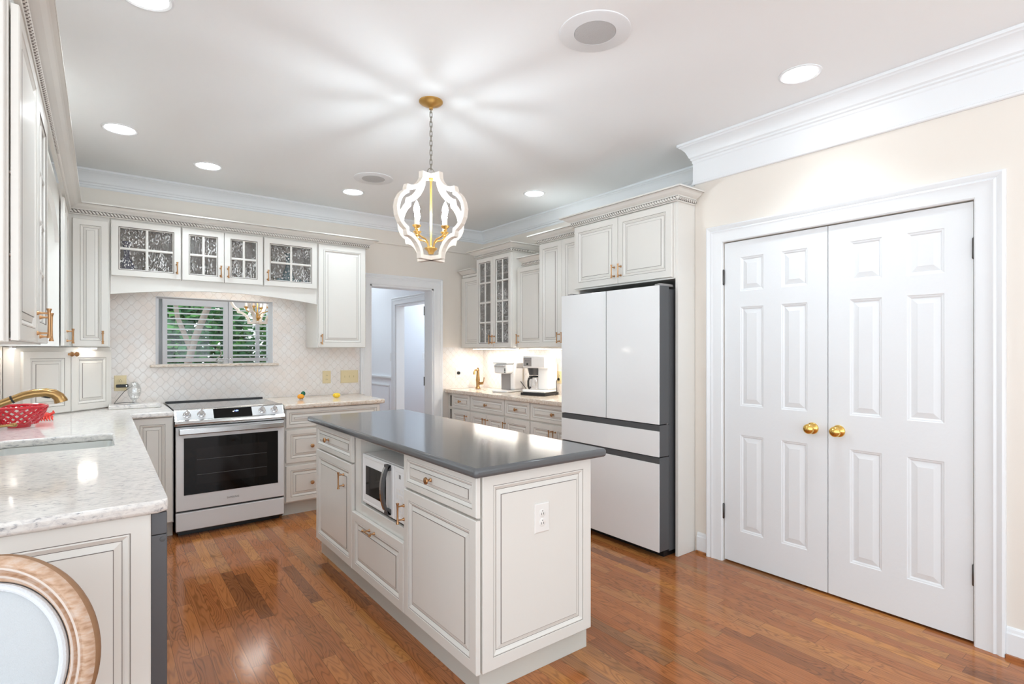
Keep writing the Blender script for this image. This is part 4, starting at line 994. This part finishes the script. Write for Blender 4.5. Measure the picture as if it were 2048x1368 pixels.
fr = thing('fridge', 'white glass four door fridge with dark grey sides', 'fridge', (3.2, 2.63, 0))
mb = MB(); mb.box(2.965, 2.182, .035, 3.60, 3.092, 1.755); obj('body', mb, 'dkgrey', fr, smooth=0, bevel=.003)
mb = MB(); mb.box(2.93, 2.2, 0, 3.5, 3.07, .0345); obj('foot_grille', mb, 'black', fr, smooth=0)
def fdoor(name, y0, y1, z0, z1, recess_top):
    mb = MB(); mb.box(2.856, y0, z0, 2.955, y1, z1); d = obj(name, mb, 'dkgrey', fr, smooth=0, bevel=.002)
    mb = MB(); mb.box(2.850, y0, z0+(.0), 2.8555, y1, z1-recess_top); obj('glass_front', mb, 'whiteglass', d, smooth=0, bevel=.0008, seg=1)
    return d
fdoor('door', 2.636, 3.097, .874, 1.772, 0); fdoor('door', 2.176, 2.630, .874, 1.772, 0)
fdoor('flex_drawer', 2.176, 3.097, .664, .868, .038); fdoor('freezer_drawer', 2.176, 3.097, .052, .658, .038)
for y in (2.22, 3.05):
    mb = MB(); mb.box(2.90, y-.03, 1.7725, 3.02, y+.03, 1.789); mb.lathe((2.915, y, 1.772), Z, [(.014, 0), (.014, .02), (.0001, .02)], 14); obj('hinge_cover', mb, 'greyplastic', fr, smooth=0, bevel=.003)
for zz in (.868, .660):
    mb = MB(); mb.box(2.945, 2.186, zz, 2.96, 2.26, zz+.005); obj('hinge', mb, 'steel', fr, smooth=0)

# ------------------------------------------------------------------ back wall upper cabinets
YU = 4.955
F = FY(YU); GRP = 'wall cabinets on the back wall'
def gcab(label, a0, a1, n, hs, loc):
    u = thing('wall_cabinet', label, 'wall cabinet', loc, GRP)
    carcass(F, a0, a1, 1.898, 2.330, YB-YU-.001, u, ff=.022)
    w_ = (a1-a0-.008)/n
    for i in range(n):
        p0 = a0+.004+i*w_+(.0015 if i else 0); p1 = a0+.004+(i+1)*w_-(.0015 if i < n-1 else 0)
        d = glass_front(F, p0, p1, 1.906, 2.316, u, 2, 2, fw=.054)
        r_ = hs == 'r' if n == 1 else i == 0
        pull(F, (p1-.026) if r_ else (p0+.026), 1.99, d, L=.095)
    return u
gcab('leftmost glass door cabinet over the range, holding a blue bottle', .056, .503, 1, 'r', (.28, 5.1, 1.9))
gcab('double glass door cabinet in the middle over the range', .505, 1.103, 2, None, (.80, 5.1, 1.9))
gcab('rightmost glass door cabinet over the range, holding teal glassware', 1.105, 1.556, 1, 'l', (1.33, 5.1, 1.9))
u = thing('wall_cabinet', 'tall plain cabinet at the right end of the glass cabinets, beside the doorway', 'wall cabinet', (1.78, 5.1, ZB_), GRP)
carcass(F, 1.558, 2.016, ZB_, 2.330, YB-YU-.009, u, ff=.02)
d = front('door', F, 1.566, 2.008, ZB_+.002, 2.316, u); pull(F, 1.59, 1.452, d, L=.095)
# arched valance below the glass cabinets
va = thing('arched_valance', 'arched cream valance board over the range wall', 'valance', (.8, 4.95, 1.8))
mb = MB(); n = 28; top = 1.8975
prof = [(1.520, .0), (.056, .0)]
arc = []
for i in range(n+1):
    q = i/n; x = .056+(1.556-.056)*q; arc.append((x, 1.768+.060*math.sin(PI*q)**.9))
pts = [F(x, z, 0) for x, z in arc]+[F(1.556, top, 0), F(.056, top, 0)]
vs = pts+[p+Vector((0, .02, 0)) for p in pts]; k = len(pts); fs = [(i, (i+1) % k, k+(i+1) % k, k+i) for i in range(k)]
for s_ in (0, k):
    for i in range(n):
        x0, x1 = arc[i][0], arc[i+1][0]
    # fan of quads from the arc up to the straight top
vs2 = [F(x, top, 0) for x, z in arc]+[F(x, top, -.02) for x, z in arc]
mb = MB()
for i in range(n):
    (xa, za), (xb, zb) = arc[i], arc[i+1]
    mb.box8([F(xa, za, -.02), F(xb, zb, -.02), F(xb, top, -.02), F(xa, top, -.02), F(xa, za, .002), F(xb, zb, .002), F(xb, top, .002), F(xa, top, .002)])
obj('board', mb, 'cab', va, smooth=0)

# corner and left wall cabinets
XF = -.205
lc = thing('wall_cabinet', 'corner wall cabinet above the counter cupboard, left of the glass cabinets', 'wall cabinet', (-.2, 5.0, ZB_), GRP)
mb = MB()
mb.box(XL+.001, 4.352, ZB_, XF, YB-.001, 2.330); mb.box(XF, YU, ZB_, .053, YB-.001, 2.330)
obj('carcass', mb, 'cab', lc, smooth=0, bevel=.001, seg=1)
d = front('door', F, -.160, .044, 1.382, 2.296, lc, fw=.050, g=.9); pull(F, .012, 1.446, d, L=.095)
F2 = FL(XF)
d = front('door', F2, 4.375, 4.640, 1.382, 2.310, lc, c0=.006); pull(F2, 4.610, 1.448, d, L=.098, c=.025)
d = front('door', F2, 4.644, 4.905, 1.382, 2.310, lc, c0=.006); pull(F2, 4.674, 1.448, d, L=.098, c=.025)
la = thing('wall_cabinet', 'near left wall cabinet with one plain and one glass door, seen edge on', 'wall cabinet', (-.35, 2.5, ZB_))
carcass(F2, 2.02, 3.03, ZB_, 2.330, XF-XL-.009, la, ff=.03)
d = front('door', F2, 2.025, 2.560, 1.382, 2.316, la, c0=.007); pull(F2, 2.525, 1.450, d, L=.105, c=.026, s=1.0)
d = glass_front(F2, 2.564, 3.022, 1.382, 2.316, la, 2, 4, fw=.085, c0=.007); pull(F2, 2.630, 1.440, d, L=.105, c=.026, s=1.0)
Fn = FY(2.02); mb = MB(); mb.rings(Fn, XL+.002, XF-.004, ZB_, 2.330, panel_rings(.012, .05, 1, 0), cap=0, back=0); obj('end_panel', mb, ['cab', 'glaze'], la, smooth=0)
mb = MB()
for zz in (1.385, 1.62, 1.85): mb.lathe(F2(2.04, zz, .003), F2.n, [(.006, 0), (.006, .004)], 8)
obj('hinge', mb, 'steel', la)
# valance across the window over the sink
mb = MB(); n = 20
for i in range(n):
    q0, q1 = i/n, (i+1)/n; a0 = 3.032+(4.350-3.032)*q0; a1 = 3.032+(4.350-3.032)*q1
    h0 = 2.02+.16*math.sin(PI*q0)**.5; h1 = 2.02+.16*math.sin(PI*q1)**.5
    mb.box8([F2(a0, h0, -.02), F2(a1, h1, -.02), F2(a1, 2.33, -.02), F2(a0, 2.33, -.02), F2(a0, h0, 0), F2(a1, h1, 0), F2(a1, 2.33, 0), F2(a0, 2.33, 0)])
tag(obj('arched_valance', mb, 'cab', smooth=0, org=(-.2, 3.7, 2.2)), 'arched cream valance across the sink window between left cabinets', 'valance')
# one continuous crown over the left and back runs
cr = thing('cabinet_crown', 'long cream crown with rope bead along the left and back wall cabinets', 'cabinet crown', (.4, 4.9, 2.326))
cab_crown([(XF+.012, 1.98), (XF+.012, YU-.012), (2.028, YU-.012), (2.028, YB-.012)], 2.326, cr, 1, name='moulding')

# counter cupboard set across the corner
gx = thing('counter_cupboard', 'two door cupboard set diagonally across the counter corner', 'cupboard', (-.2, 4.95, .915))
q = math.sqrt(.5); A = Vector((-.44, 4.65, 0)); FD = Frame(A, (q, q, 0), (q, -q, 0))
mb = MB(); mb.prism([Vector((XL+.010, 4.65, .9155)), Vector((-.44, 4.65, .9155)), Vector((.058, 5.148, .9155)), Vector((.058, YB-.010, .9155)), Vector((XL+.010, YB-.010, .9155))], (0, 0, 1.3745-.9155)); obj('carcass', mb, 'cab', gx, smooth=0)
d = front('door', FD, .040, .368, .922, 1.345, gx, fw=.055, c0=.001); knob(FD, .352, 1.325, d, c=.020, s=1.05)
d = front('door', FD, .373, .696, .922, 1.345, gx, fw=.055, c0=.001); knob(FD, .389, 1.325, d, c=.020, s=1.05)

# window over the sink (its light falls on the far cabinet side)
w = thing('window_2', 'white framed window over the sink, hidden behind the left cabinets', 'window', (XL-.06, 3.69, 1.02), kind='structure')
F3 = FL(XL); mb = MB(); mb.rings(F3, SX0, SX1, SZ0, SZ1, [(0, -.12, 0), (0, .0, 0), (.045, .0, 0), (.045, -.12, 0)], cap=None); mb.fbox(F3, 3.67, 3.71, SZ0+.045, SZ1-.045, -.08, -.03); obj('window_frame', mb, 'white', w, smooth=0)
mb = MB(); mb.fbox(F3, SX0+.045, SX1-.045, SZ0+.045, SZ1-.045, -.09, -.085); obj('glass_pane', mb, 'clear', w, smooth=0)

# ------------------------------------------------------------------ outlets and switches on the tile
FT = FY(YB-.0082)
def wall_outlet(F, a, b, m, label, loc, plate=(.080, .122)):
    o = outlet(F, a, b, None, m, plate, name='wall_outlet')
    # move origin to the plate
    tag(o, label, 'outlet'); return o
wall_outlet(FT, .124, 1.092, 'almond', 'almond outlet with a black plug left of the range', None)
wall_outlet(FT, 1.757, 1.090, 'almond', 'almond double outlet on the tile right of the range', None)
sw = thing('wall_switch', 'almond triple switch plate on the tile beside the doorway', 'switch', FT(1.985, 1.088))
mb = MB(); mb.rings(FT, 1.895, 2.075, 1.026, 1.152, [(0, 0, 0), (0, .003, 0), (.005, .0055, 0)], cap=0, back=0); obj('plate', mb, 'almond', sw, smooth=0)
for a in (1.939, 1.985, 2.031):
    mb = MB(); mb.fbox(FT, a-.005, a+.005, 1.081, 1.099, .0055, .014); obj('toggle', mb, 'almond', sw, smooth=0, bevel=.001)
rl = thing('wall_outlet', 'almond outlet with a round black plug above the bar sink', 'outlet', FT(3.262, 1.092))
mb = MB(); mb.rings(FT, 3.225, 3.299, 1.033, 1.151, [(0, 0, 0), (0, .003, 0), (.004, .0055, 0)], cap=0, back=0); obj('plate', mb, 'outwhite', rl, smooth=0)
mb = MB(); mb.lathe(FT(3.262, 1.092, .0055), FT.n, [(.019, 0), (.019, .012), (.015, .02), (.0001, .021)], 16); obj('plug', mb, 'black', rl)
hs = thing('hall_switch', 'white triple rocker switch plate in the room beyond the hall', 'switch', (4.349, 7.7, 1.25))
Fh = FR(4.35); mb = MB(); mb.rings(Fh, -8.20, -8.03+.03, 1.19, 1.31, [(0, 0, 0), (0, .004, 0), (.005, .007, 0)], cap=0, back=0); obj('plate', mb, 'plastic', hs, smooth=0)
for a in (-8.155, -8.10, -8.045):
    mb = MB(); mb.fbox(Fh, a-.018, a+.018, 1.215, 1.285, .007, .010); obj('rocker', mb, 'plastic', hs, smooth=0, bevel=.002)
h2 = MB(); h2.rings(FR(XH), -7.72+.02, -7.66, 1.19, 1.31, [(0, 0, 0), (0, .004, 0), (.004, .006, 0)], cap=0, back=0)
tag(obj('hall_switch', h2, 'plastic', smooth=0), 'white single switch plate on the hall wall left of the inner casing', 'switch')

# ------------------------------------------------------------------ things on the counters
# board, crystal egg, plug and its cord
bd = MB(); bd.box(.045, 4.935, .9152, .372, 5.115, .944)
tag(obj('stone_board', bd, 'quartz', bevel=.006, seg=3, org=(.2, 5.0, .915)), 'thick speckled stone board on the counter left of the range', 'board')
eg = thing('crystal_lamp', 'clear crystal egg shaped lamp standing on the stone board', 'ornament', (.205, 5.03, .944))
mb = MB(); mb.lathe((.205, 5.03, .9445), Z, [(.0001, 0), (.030, 0), (.031, .006), (.016, .014), (.013, .026), (.022, .034), (.028, .040)], 20); obj('foot', mb, 'crystal', eg)
mb = MB(); mb.lathe((.205, 5.03, .9845), Z, [(.024, 0), (.036, .018), (.043, .045), (.042, .075), (.033, .103), (.018, .122), (.0001, .130)], 10); obj('egg', mb, 'crystal', eg, smooth=10)
mb = MB(); mb.tube([(.205, 5.05, .95), (.16, 5.07, .952), (.12, 5.085, .950), (.082, 5.10, .947), (.10, 5.16, .97), (.15, 5.24, 1.03), (.205, 5.268, 1.07), (.19, 5.27, 1.078)], .0022, 6); obj('cord', mb, 'black', eg)
mb = MB(); mb.fbox(FT, .096, .176, 1.058, 1.082, .0085, .026); obj('plug', mb, 'black', eg, smooth=0, bevel=.004)
mb = MB(); mb.lathe(FT(.163, 1.070, .0262), FT.n, [(.004, 0), (.004, .001)], 10); obj('indicator', mb, 'ledwhite', eg)
# fruit ornaments
fo = thing('glass_orange', 'small orange glass fruit with green leaf on the right counter', 'ornament', (1.418, 4.94, .915))
mb = MB(); mb.sphere((1.412, 4.94, .9415), .026, 18, 12, 0, (1.15, 1, .88)); obj('fruit', mb, 'orange', fo)
for i in range(3):
    mb = MB(); mb.tube([(1.398+i*.014, 4.925, .9285), (1.397+i*.014, 4.918, .9155)], .0028, 6); obj('foot', mb, 'nickel', fo)
mb = MB(); mb.sphere((1.437, 4.955, .965), .020, 14, 10, 0, (1, .5, 1.1)); obj('leaf', mb, 'green', fo)
fo = MB(); n = 40; vs = []
prof = [(.001, .0), (.018, .0), (.030, .010), (.034, .022), (.030, .034), (.016, .041), (.001, .040)]
for r, h_ in prof:
    for k in range(n):
        an = 2*PI*k/n; rr = r*(1+.07*math.cos(8*an)); vs.append((1.736+rr*math.cos(an), 4.951+rr*math.sin(an), .9153+h_))
fo.add(vs, [(q_*n+k, q_*n+(k+1) % n, q_*n+n+(k+1) % n, q_*n+n+k) for q_ in range(len(prof)-1) for k in range(n)], 0)
tag(obj('glass_pumpkin', fo, 'yellow', org=(1.736, 4.951, .915)), 'small ribbed yellow fruit ornament on the right counter', 'ornament')
# red lattice bowl
bw = thing('lattice_bowl', 'red ceramic lattice bowl behind the kitchen faucet', 'bowl', (-.370, 4.15, .915))
bc = Vector((-.370, 4.15, .9152))
def bowl_r(h_): return .052+.072*(h_/.118)**.62
mb = MB(); mb.lathe(bc, Z, [(.0001, .004), (.044, .004), (.050, 0), (.052, .004), (.052, .022), (.0001, .024)], 32); obj('foot', mb, 'red', bw)
mb = MB()
for sgn in (-1, 1):
    for k in range(16):
        pts = []
        for i in range(13):
            h_ = .02+.094*i/12; an = 2*PI*k/16+sgn*1.15*(i/12); r = bowl_r(h_)+sgn*.0022; pts.append(bc+Vector((r*math.cos(an), r*math.sin(an), h_)))
        mb.tube(pts, .0058, 7)
obj('lattice', mb, 'red', bw)
mb = MB(); mb.tube([bc+Vector((bowl_r(.115)*math.cos(2*PI*k/40), bowl_r(.115)*math.sin(2*PI*k/40), .116)) for k in range(40)], .0075, 8, closed=True); obj('rim', mb, 'red', bw)
ln = thing('napkin_ornament', 'small coral red clawed ornament right of the lattice bowl', 'ornament', (-.275, 4.44, .915))
mb = MB(); mb.sphere((-.285, 4.44, .945), .026, 16, 10, 0, (1.5, 1, .9)); obj('shell', mb, 'coral', ln)
for i in range(7):
    mb = MB(); x = -.318+i*.013; mb.tube([(x, 4.425, .940), (x-.002, 4.405, .930), (x+.003, 4.396, .9185)], [.006, .0055, .003], 7); obj('claw', mb, 'coral', ln)
mb = MB(); mb.tube([(-.252, 4.44, .950), (-.235, 4.44, .962), (-.238, 4.44, .975)], [.010, .008, .003], 8); obj('tail', mb, 'coral', ln)
# swan on the sill
sw = thing('crystal_swan', 'crystal swan with a bent metal neck on the stone sill', 'ornament', (.82, YB-.01, 1.234))
mb = MB(); mb.sphere((.835, YB-.01, 1.2565), .023, 12, 8, 0, (1.6, .9, .95)); obj('body', mb, 'crystal', sw, smooth=10)
for dx, an in ((-.02, -.5), (.02, .2), (.055, .7), (.075, 1.0)):
    mb = MB(); mb.sphere((.835+dx, YB-.012, 1.272+.006*math.cos(an)), .013, 8, 6, 0, (1.2, .6, 1)); obj('wing', mb, 'crystal', sw, smooth=10)
mb = MB(); mb.tube([(.800, YB-.01, 1.258), (.806, YB-.01, 1.28), (.832, YB-.01, 1.302), (.840, YB-.01, 1.330), (.826, YB-.01, 1.352), (.803, YB-.01, 1.362), (.790, YB-.01, 1.356)], [.008, .006, .005, .005, .005, .0065, .005], 10); obj('neck', mb, 'nickel', sw)

# bottles and glasses behind the glass doors
def vessel(name, label, cat, x, y, z, prof, m, grp=None, seg=20):
    mb = MB(); mb.lathe((x, y, z), Z, prof, seg); return tag(obj(name, mb, m, org=(x, y, z)), label, cat, grp)
zs = 1.9165
BOT = [(.0001, 0), (.050, 0), (.055, .01), (.052, .075), (.040, .12), (.022, .145), (.020, .19), (.022, .21), (.030, .25), (.032, .27), (.024, .27)]
vessel('bottle', 'cobalt blue bottle behind the leftmost glass door', 'bottle', .158, 5.08, zs, BOT, 'blueglass')
vessel('decanter', 'amber brown decanter beside the cobalt blue bottle', 'decanter', .285, 5.10, zs, [(.0001, 0), (.042, 0), (.045, .02), (.034, .07), (.014, .10), (.013, .14), (.02, .16), (.012, .175), (.018, .195), (.0001, .205)], 'brownglass')
vessel('glass_vase', 'clear vase in the right half of the leftmost glass cabinet', 'vase', .385, 5.11, zs, [(.0001, 0), (.030, 0), (.026, .03), (.034, .10), (.04, .20), (.036, .20), (.03, .10), (.02, .03), (.0001, .01)], 'crystal')
vessel('pitcher', 'teal glass long necked pitcher in the rightmost glass cabinet', 'pitcher', 1.345, 5.10, zs, [(.0001, 0), (.058, 0), (.062, .02), (.058, .08), (.042, .14), (.025, .18), (.018, .23), (.020, .28), (.032, .31), (.028, .31)], 'tealglass')
cup = [(.0001, 0), (.020, 0), (.024, .01), (.028, .075), (.025, .075), (.02, .012), (.0001, .01)]
for x, lb in ((1.262, 'teal glass tumbler left of the long necked pitcher'), (1.425, 'teal glass tumbler just right of the long necked pitcher'), (1.492, 'teal glass tumbler at the right end of the glass cabinet')):
    vessel('tumbler', lb, 'glass', x, 5.06, zs, cup, 'tealglass', 'teal tumblers')
vessel('jar', 'amber brown jar at the left of the rightmost glass cabinet', 'jar', 1.20, 5.08, zs, [(.0001, 0), (.026, 0), (.03, .02), (.03, .06), (.02, .08), (.0001, .085)], 'brownglass')
gob = [(.0001, 0), (.030, 0), (.028, .004), (.005, .01), (.005, .06), (.022, .085), (.028, .13), (.026, .15), (.023, .15), (.02, .09), (.0001, .07)]
for x, y, lb in ((.60, 5.07, 'clear goblet leftmost in the double glass cabinet'), (.69, 5.12, 'clear goblet second in the double glass cabinet'), (.90, 5.07, 'clear goblet third in the double glass cabinet'), (1.0, 5.12, 'clear goblet rightmost in the double glass cabinet')):
    vessel('goblet', lb, 'glass', x, y, zs, gob, 'crystal', 'clear goblets', 14)

# ------------------------------------------------------------------ coffee makers
kc = thing('pod_coffee_maker', 'smaller white pod coffee maker on the coffee counter', 'coffee maker', (3.40, 4.52, .915))
q_ = math.radians(14); FK = Frame((3.33, 4.53, .9155), (math.cos(q_)*.0+.30, -.95, 0), (-.95, -.30, 0))
mb = MB(); mb.fbox(FK, -.10, .10, 0, .018, -.26, .045); obj('base', mb, 'plastic', kc, bevel=.006)
mb = MB(); mb.fbox(FK, -.095, .095, .0185, .30, -.26, -.09); obj('tank_body', mb, 'plastic', kc, bevel=.02, seg=3)
mb = MB(); mb.fbox(FK, -.085, .085, .195, .295, -.0895, .035); hd = obj('head', mb, 'plastic', kc, bevel=.02, seg=3)
mb = MB(); mb.fbox(FK, -.092, .092, .296, .315, -.10, .048); obj('lid', mb, 'plastic', kc, bevel=.008, seg=3)
mb = MB(); mb.fbox(FK, -.070, .070, .262, .280, .0355, .050); obj('handle', mb, 'chrome', hd, bevel=.004)
mb = MB()
for i in range(3): mb.fbox(FK, .052, .068, .205+i*.016, .216+i*.016, .0355, .037)
obj('buttons', mb, 'black', hd, smooth=0)
mb = MB(); mb.fbox(FK, -.070, .045, .022, .19, -.0895, -.085); obj('back_plate', mb, 'greyplastic', kc, smooth=0)
mb = MB(); mb.fbox(FK, .0955, .105, .25, .30, -.24, -.12); obj('side_grip', mb, 'greyplastic', kc, bevel=.003)

cm = thing('drip_coffee_maker', 'taller white drip coffee maker beside the fridge', 'coffee maker', (3.44, 4.0, .915))
FC = Frame((3.34, 4.03, .9155), (.30, -.95, 0), (-.95, -.30, 0))
mb = MB(); mb.fbox(FC, -.115, .165, 0, .028, -.20, .055); obj('base', mb, 'black', cm, bevel=.004)
mb = MB(); mb.fbox(FC, -.105, .155, .0285, .055, -.195, .045); obj('hot_plate_deck', mb, 'plastic', cm, bevel=.01, seg=3)
mb = MB(); mb.fbox(FC, .03, .155, .0555, .375, -.195, -.03); obj('tower', mb, 'plastic', cm, bevel=.012, seg=3)
mb = MB(); mb.fbox(FC, -.105, .155, .265, .385, -.19, .035); hd = obj('head', mb, 'plastic', cm, bevel=.012, seg=3)
mb = MB(); mb.fbox(FC, -.090, .0, .282, .365, .0355, .040); cp = obj('control_panel', mb, 'greyplastic', hd, smooth=0)
mb = MB(); mb.lathe(FC(-.045, .303, .0402), FC.n, [(.010, 0), (.010, .003), (.0001, .004)], 14); obj('button', mb, 'black', cp)
mb = MB(); mb.fbox(FC, -.066, -.058, .330, .338, .0402, .042); mb.fbox(FC, -.054, -.02, .333, .335, .0402, .0415); obj('marking', mb, 'black', cp, smooth=0)
cc = FC(-.03, 0, -.06)
mb = MB(); mb.lathe((cc.x, cc.y, .9155+.195), Z, [(.050, 0), (.068, .068)], 24); obj('filter_basket', mb, 'dkgrey', cm)
cf = MB(); cf.lathe((cc.x, cc.y, .9155+.057), Z, [(.0001, .002), (.055, .0), (.066, .02), (.066, .07), (.05, .105), (.046, .115), (.043, .115), (.047, .10), (.062, .07), (.062, .022), (.0001, .006)], 28)
cf = tag(obj('glass_carafe', cf, 'jug', org=(cc.x, cc.y, .9725)), 'glass carafe with black handle standing in the drip coffee maker', 'carafe')
mb = MB(); mb.lathe((cc.x, cc.y, .9155+.1725), Z, [(.049, 0), (.055, .006), (.05, .015), (.0001, .018)], 24); obj('lid', mb, 'black', cf)
hq = FC(-.03, 0, .004)
mb = MB(); mb.tube([hq+Z*.168+FC.n*-.018, hq+Z*.165+FC.n*.028, hq+Z*.14+FC.n*.042, hq+Z*.09+FC.n*.042, hq+Z*.067+FC.n*.026, hq+Z*.075+FC.n*.004], .010, 10); obj('handle', mb, 'black', cf)
def cord(label, pts, sock, n):
    c = thing('power_cord', label, 'cord', pts[0], 'coffee maker cords')
    mb = MB(); mb.tube(pts, .0035, 8); obj('cable', mb, 'black', c)
    mb = MB(); mb.tube([Vector(pts[-1]), Vector(sock)], [.010, .015], 10); obj('plug', mb, 'black', c)
F8 = FR(XR-.0082)
for yy, lb in ((4.57, 'almond outlet on the right wall tile beside the pod coffee maker'), (3.955, 'almond outlet on the tile right of the drip coffee maker')):
    o = outlet(F8, -yy, 1.085, None, 'almond', name='wall_outlet'); tag(o, lb, 'outlet')
cord('black cord plugged in between the two coffee makers', [(3.52, 4.40, .919), (3.53, 4.39, .926), (3.545, 4.40, .95), (3.552, 4.44, .975), (3.553, 4.49, 1.01), (3.555, 4.525, 1.045), (3.570, 4.55, 1.062), (3.590, 4.565, 1.0655)], (3.603, 4.57, 1.066), 0)
cord('black cord looping up right of the drip coffee maker', [(3.478, 3.868, .919), (3.488, 3.862, .93), (3.50, 3.872, .97), (3.503, 3.880, 1.02), (3.522, 3.90, 1.05), (3.560, 3.93, 1.064), (3.590, 3.95, 1.066)], (3.603, 3.955, 1.066), 1)

# ------------------------------------------------------------------ round backed chair at the end of the counter
ax_ = math.radians(37.369); Ff = Vector((math.sin(ax_), math.cos(ax_), 0)); Rr = Vector((math.cos(ax_), -math.sin(ax_), 0))
cc = Vector((-.175, 1.581, .695)); nF = -Ff                                           # the back faces the camera side
ch = thing('dining_chair', 'round backed dining chair in washed oak and pale linen', 'chair', (cc.x+nF.x*.25, cc.y+nF.y*.25, 0))
tilt = math.radians(6); up = (Z*math.cos(tilt)-nF*math.sin(tilt)); nn = (nF*math.cos(tilt)+Z*math.sin(tilt))
def CP(a, b, c): return cc+Rr*a+up*b+nn*c
RO = .2165
prof = [(RO-.056, -.012), (RO-.056, .008), (RO-.051, .013), (RO-.046, .013), (RO-.0445, .019), (RO-.042, .021), (RO-.0395, .019), (RO-.037, .013), (RO-.030, .017), (RO-.0265, .024), (RO-.024, .026), (RO-.0215, .024), (RO-.019, .021), (RO-.012, .022), (RO-.006, .018), (RO-.001, .009), (RO, -.002), (RO-.008, -.016), (RO-.03, -.020)]
FM = [0, 0, 0, 0, 1, 1, 0, 0, 0, 1, 1, 0, 0, 0, 0, 2, 2, 2, 0]
n = 72; vs = []
for i in range(n):
    an = 2*PI*i/n
    for r, h_ in prof: vs.append(CP(r*math.cos(an), r*math.sin(an), h_))
k = len(prof); fs = [(i*k+e, i*k+(e+1) % k, ((i+1) % n)*k+(e+1) % k, ((i+1) % n)*k+e) for i in range(n) for e in range(k)]
mb = MB(); mb.add(vs, fs, FM*n); bf = obj('back_frame', mb, ['washed', 'limewash', 'rawoak'], ch, smooth=50)
RI = RO-.0565
def disc(rs, name, m, par, nseg=64):
    mb = MB(); vs = []
    for r, h_ in rs:
        for i in range(nseg): vs.append(CP(r*math.cos(2*PI*i/nseg), r*math.sin(2*PI*i/nseg), h_))
    fs = [(q*nseg+i, q*nseg+(i+1) % nseg, q*nseg+nseg+(i+1) % nseg, q*nseg+nseg+i) for q in range(len(rs)-1) for i in range(nseg)]
    mb.add(vs, fs, 0); return obj(name, mb, m, par, smooth=40)
bp = disc([(.001, -.012), (RI-.002, -.010), (RI-.012, .010), (RI-.016, .013), (RI-.05, .020), (RI-.10, .025), (.001, .027)], 'back_cushion', 'fabric', ch)
mb = MB(); mb.tube([CP((RI-.008)*math.cos(2*PI*i/64), (RI-.008)*math.sin(2*PI*i/64), .013) for i in range(64)], .0085, 10, closed=True); obj('welt', mb, 'welt', bp)
for s_ in (-1, 1):
    mb = MB(); mb.tube([CP(s_*.13, -.158, -.002), CP(s_*.14, -.24, -.004)], .018, 10); obj('back_post', mb, 'washed', ch)
    e = cc+Rr*(s_*.17)+nF*.03; mb = MB(); mb.tube([Vector((e.x, e.y, .40)), Vector((e.x, e.y, .2))+Ff*.02, Vector((e.x, e.y, 0))+Ff*.05], [.021, .018, .014], 10); obj('leg', mb, 'washed', ch)
    e = cc+Rr*(s_*.19)+nF*.45; mb = MB(); mb.lathe((e.x, e.y, 0), Z, [(.011, 0), (.013, .03), (.017, .2), (.022, .36), (.016, .37), (.024, .385), (.024, .40)], 12); obj('leg', mb, 'washed', ch)
def seatpt(a, b, z): p = cc+Rr*a+nF*b; return Vector((p.x, p.y, z))
sl_ = [(-.19, .0), (.19, .0), (.235, .20), (.225, .42), (.12, .49), (-.12, .49), (-.225, .42), (-.235, .20)]
mb = MB(); mb.prism([seatpt(a, b, .40) for a, b in sl_], (0, 0, .055)); obj('seat_rail', mb, 'washed', ch, bevel=.006)
mb = MB(); mb.prism([seatpt(a*.96, .01+b*.96, .4555) for a, b in sl_], (0, 0, .05)); obj('seat', mb, 'fabric', ch, bevel=.02, seg=4)
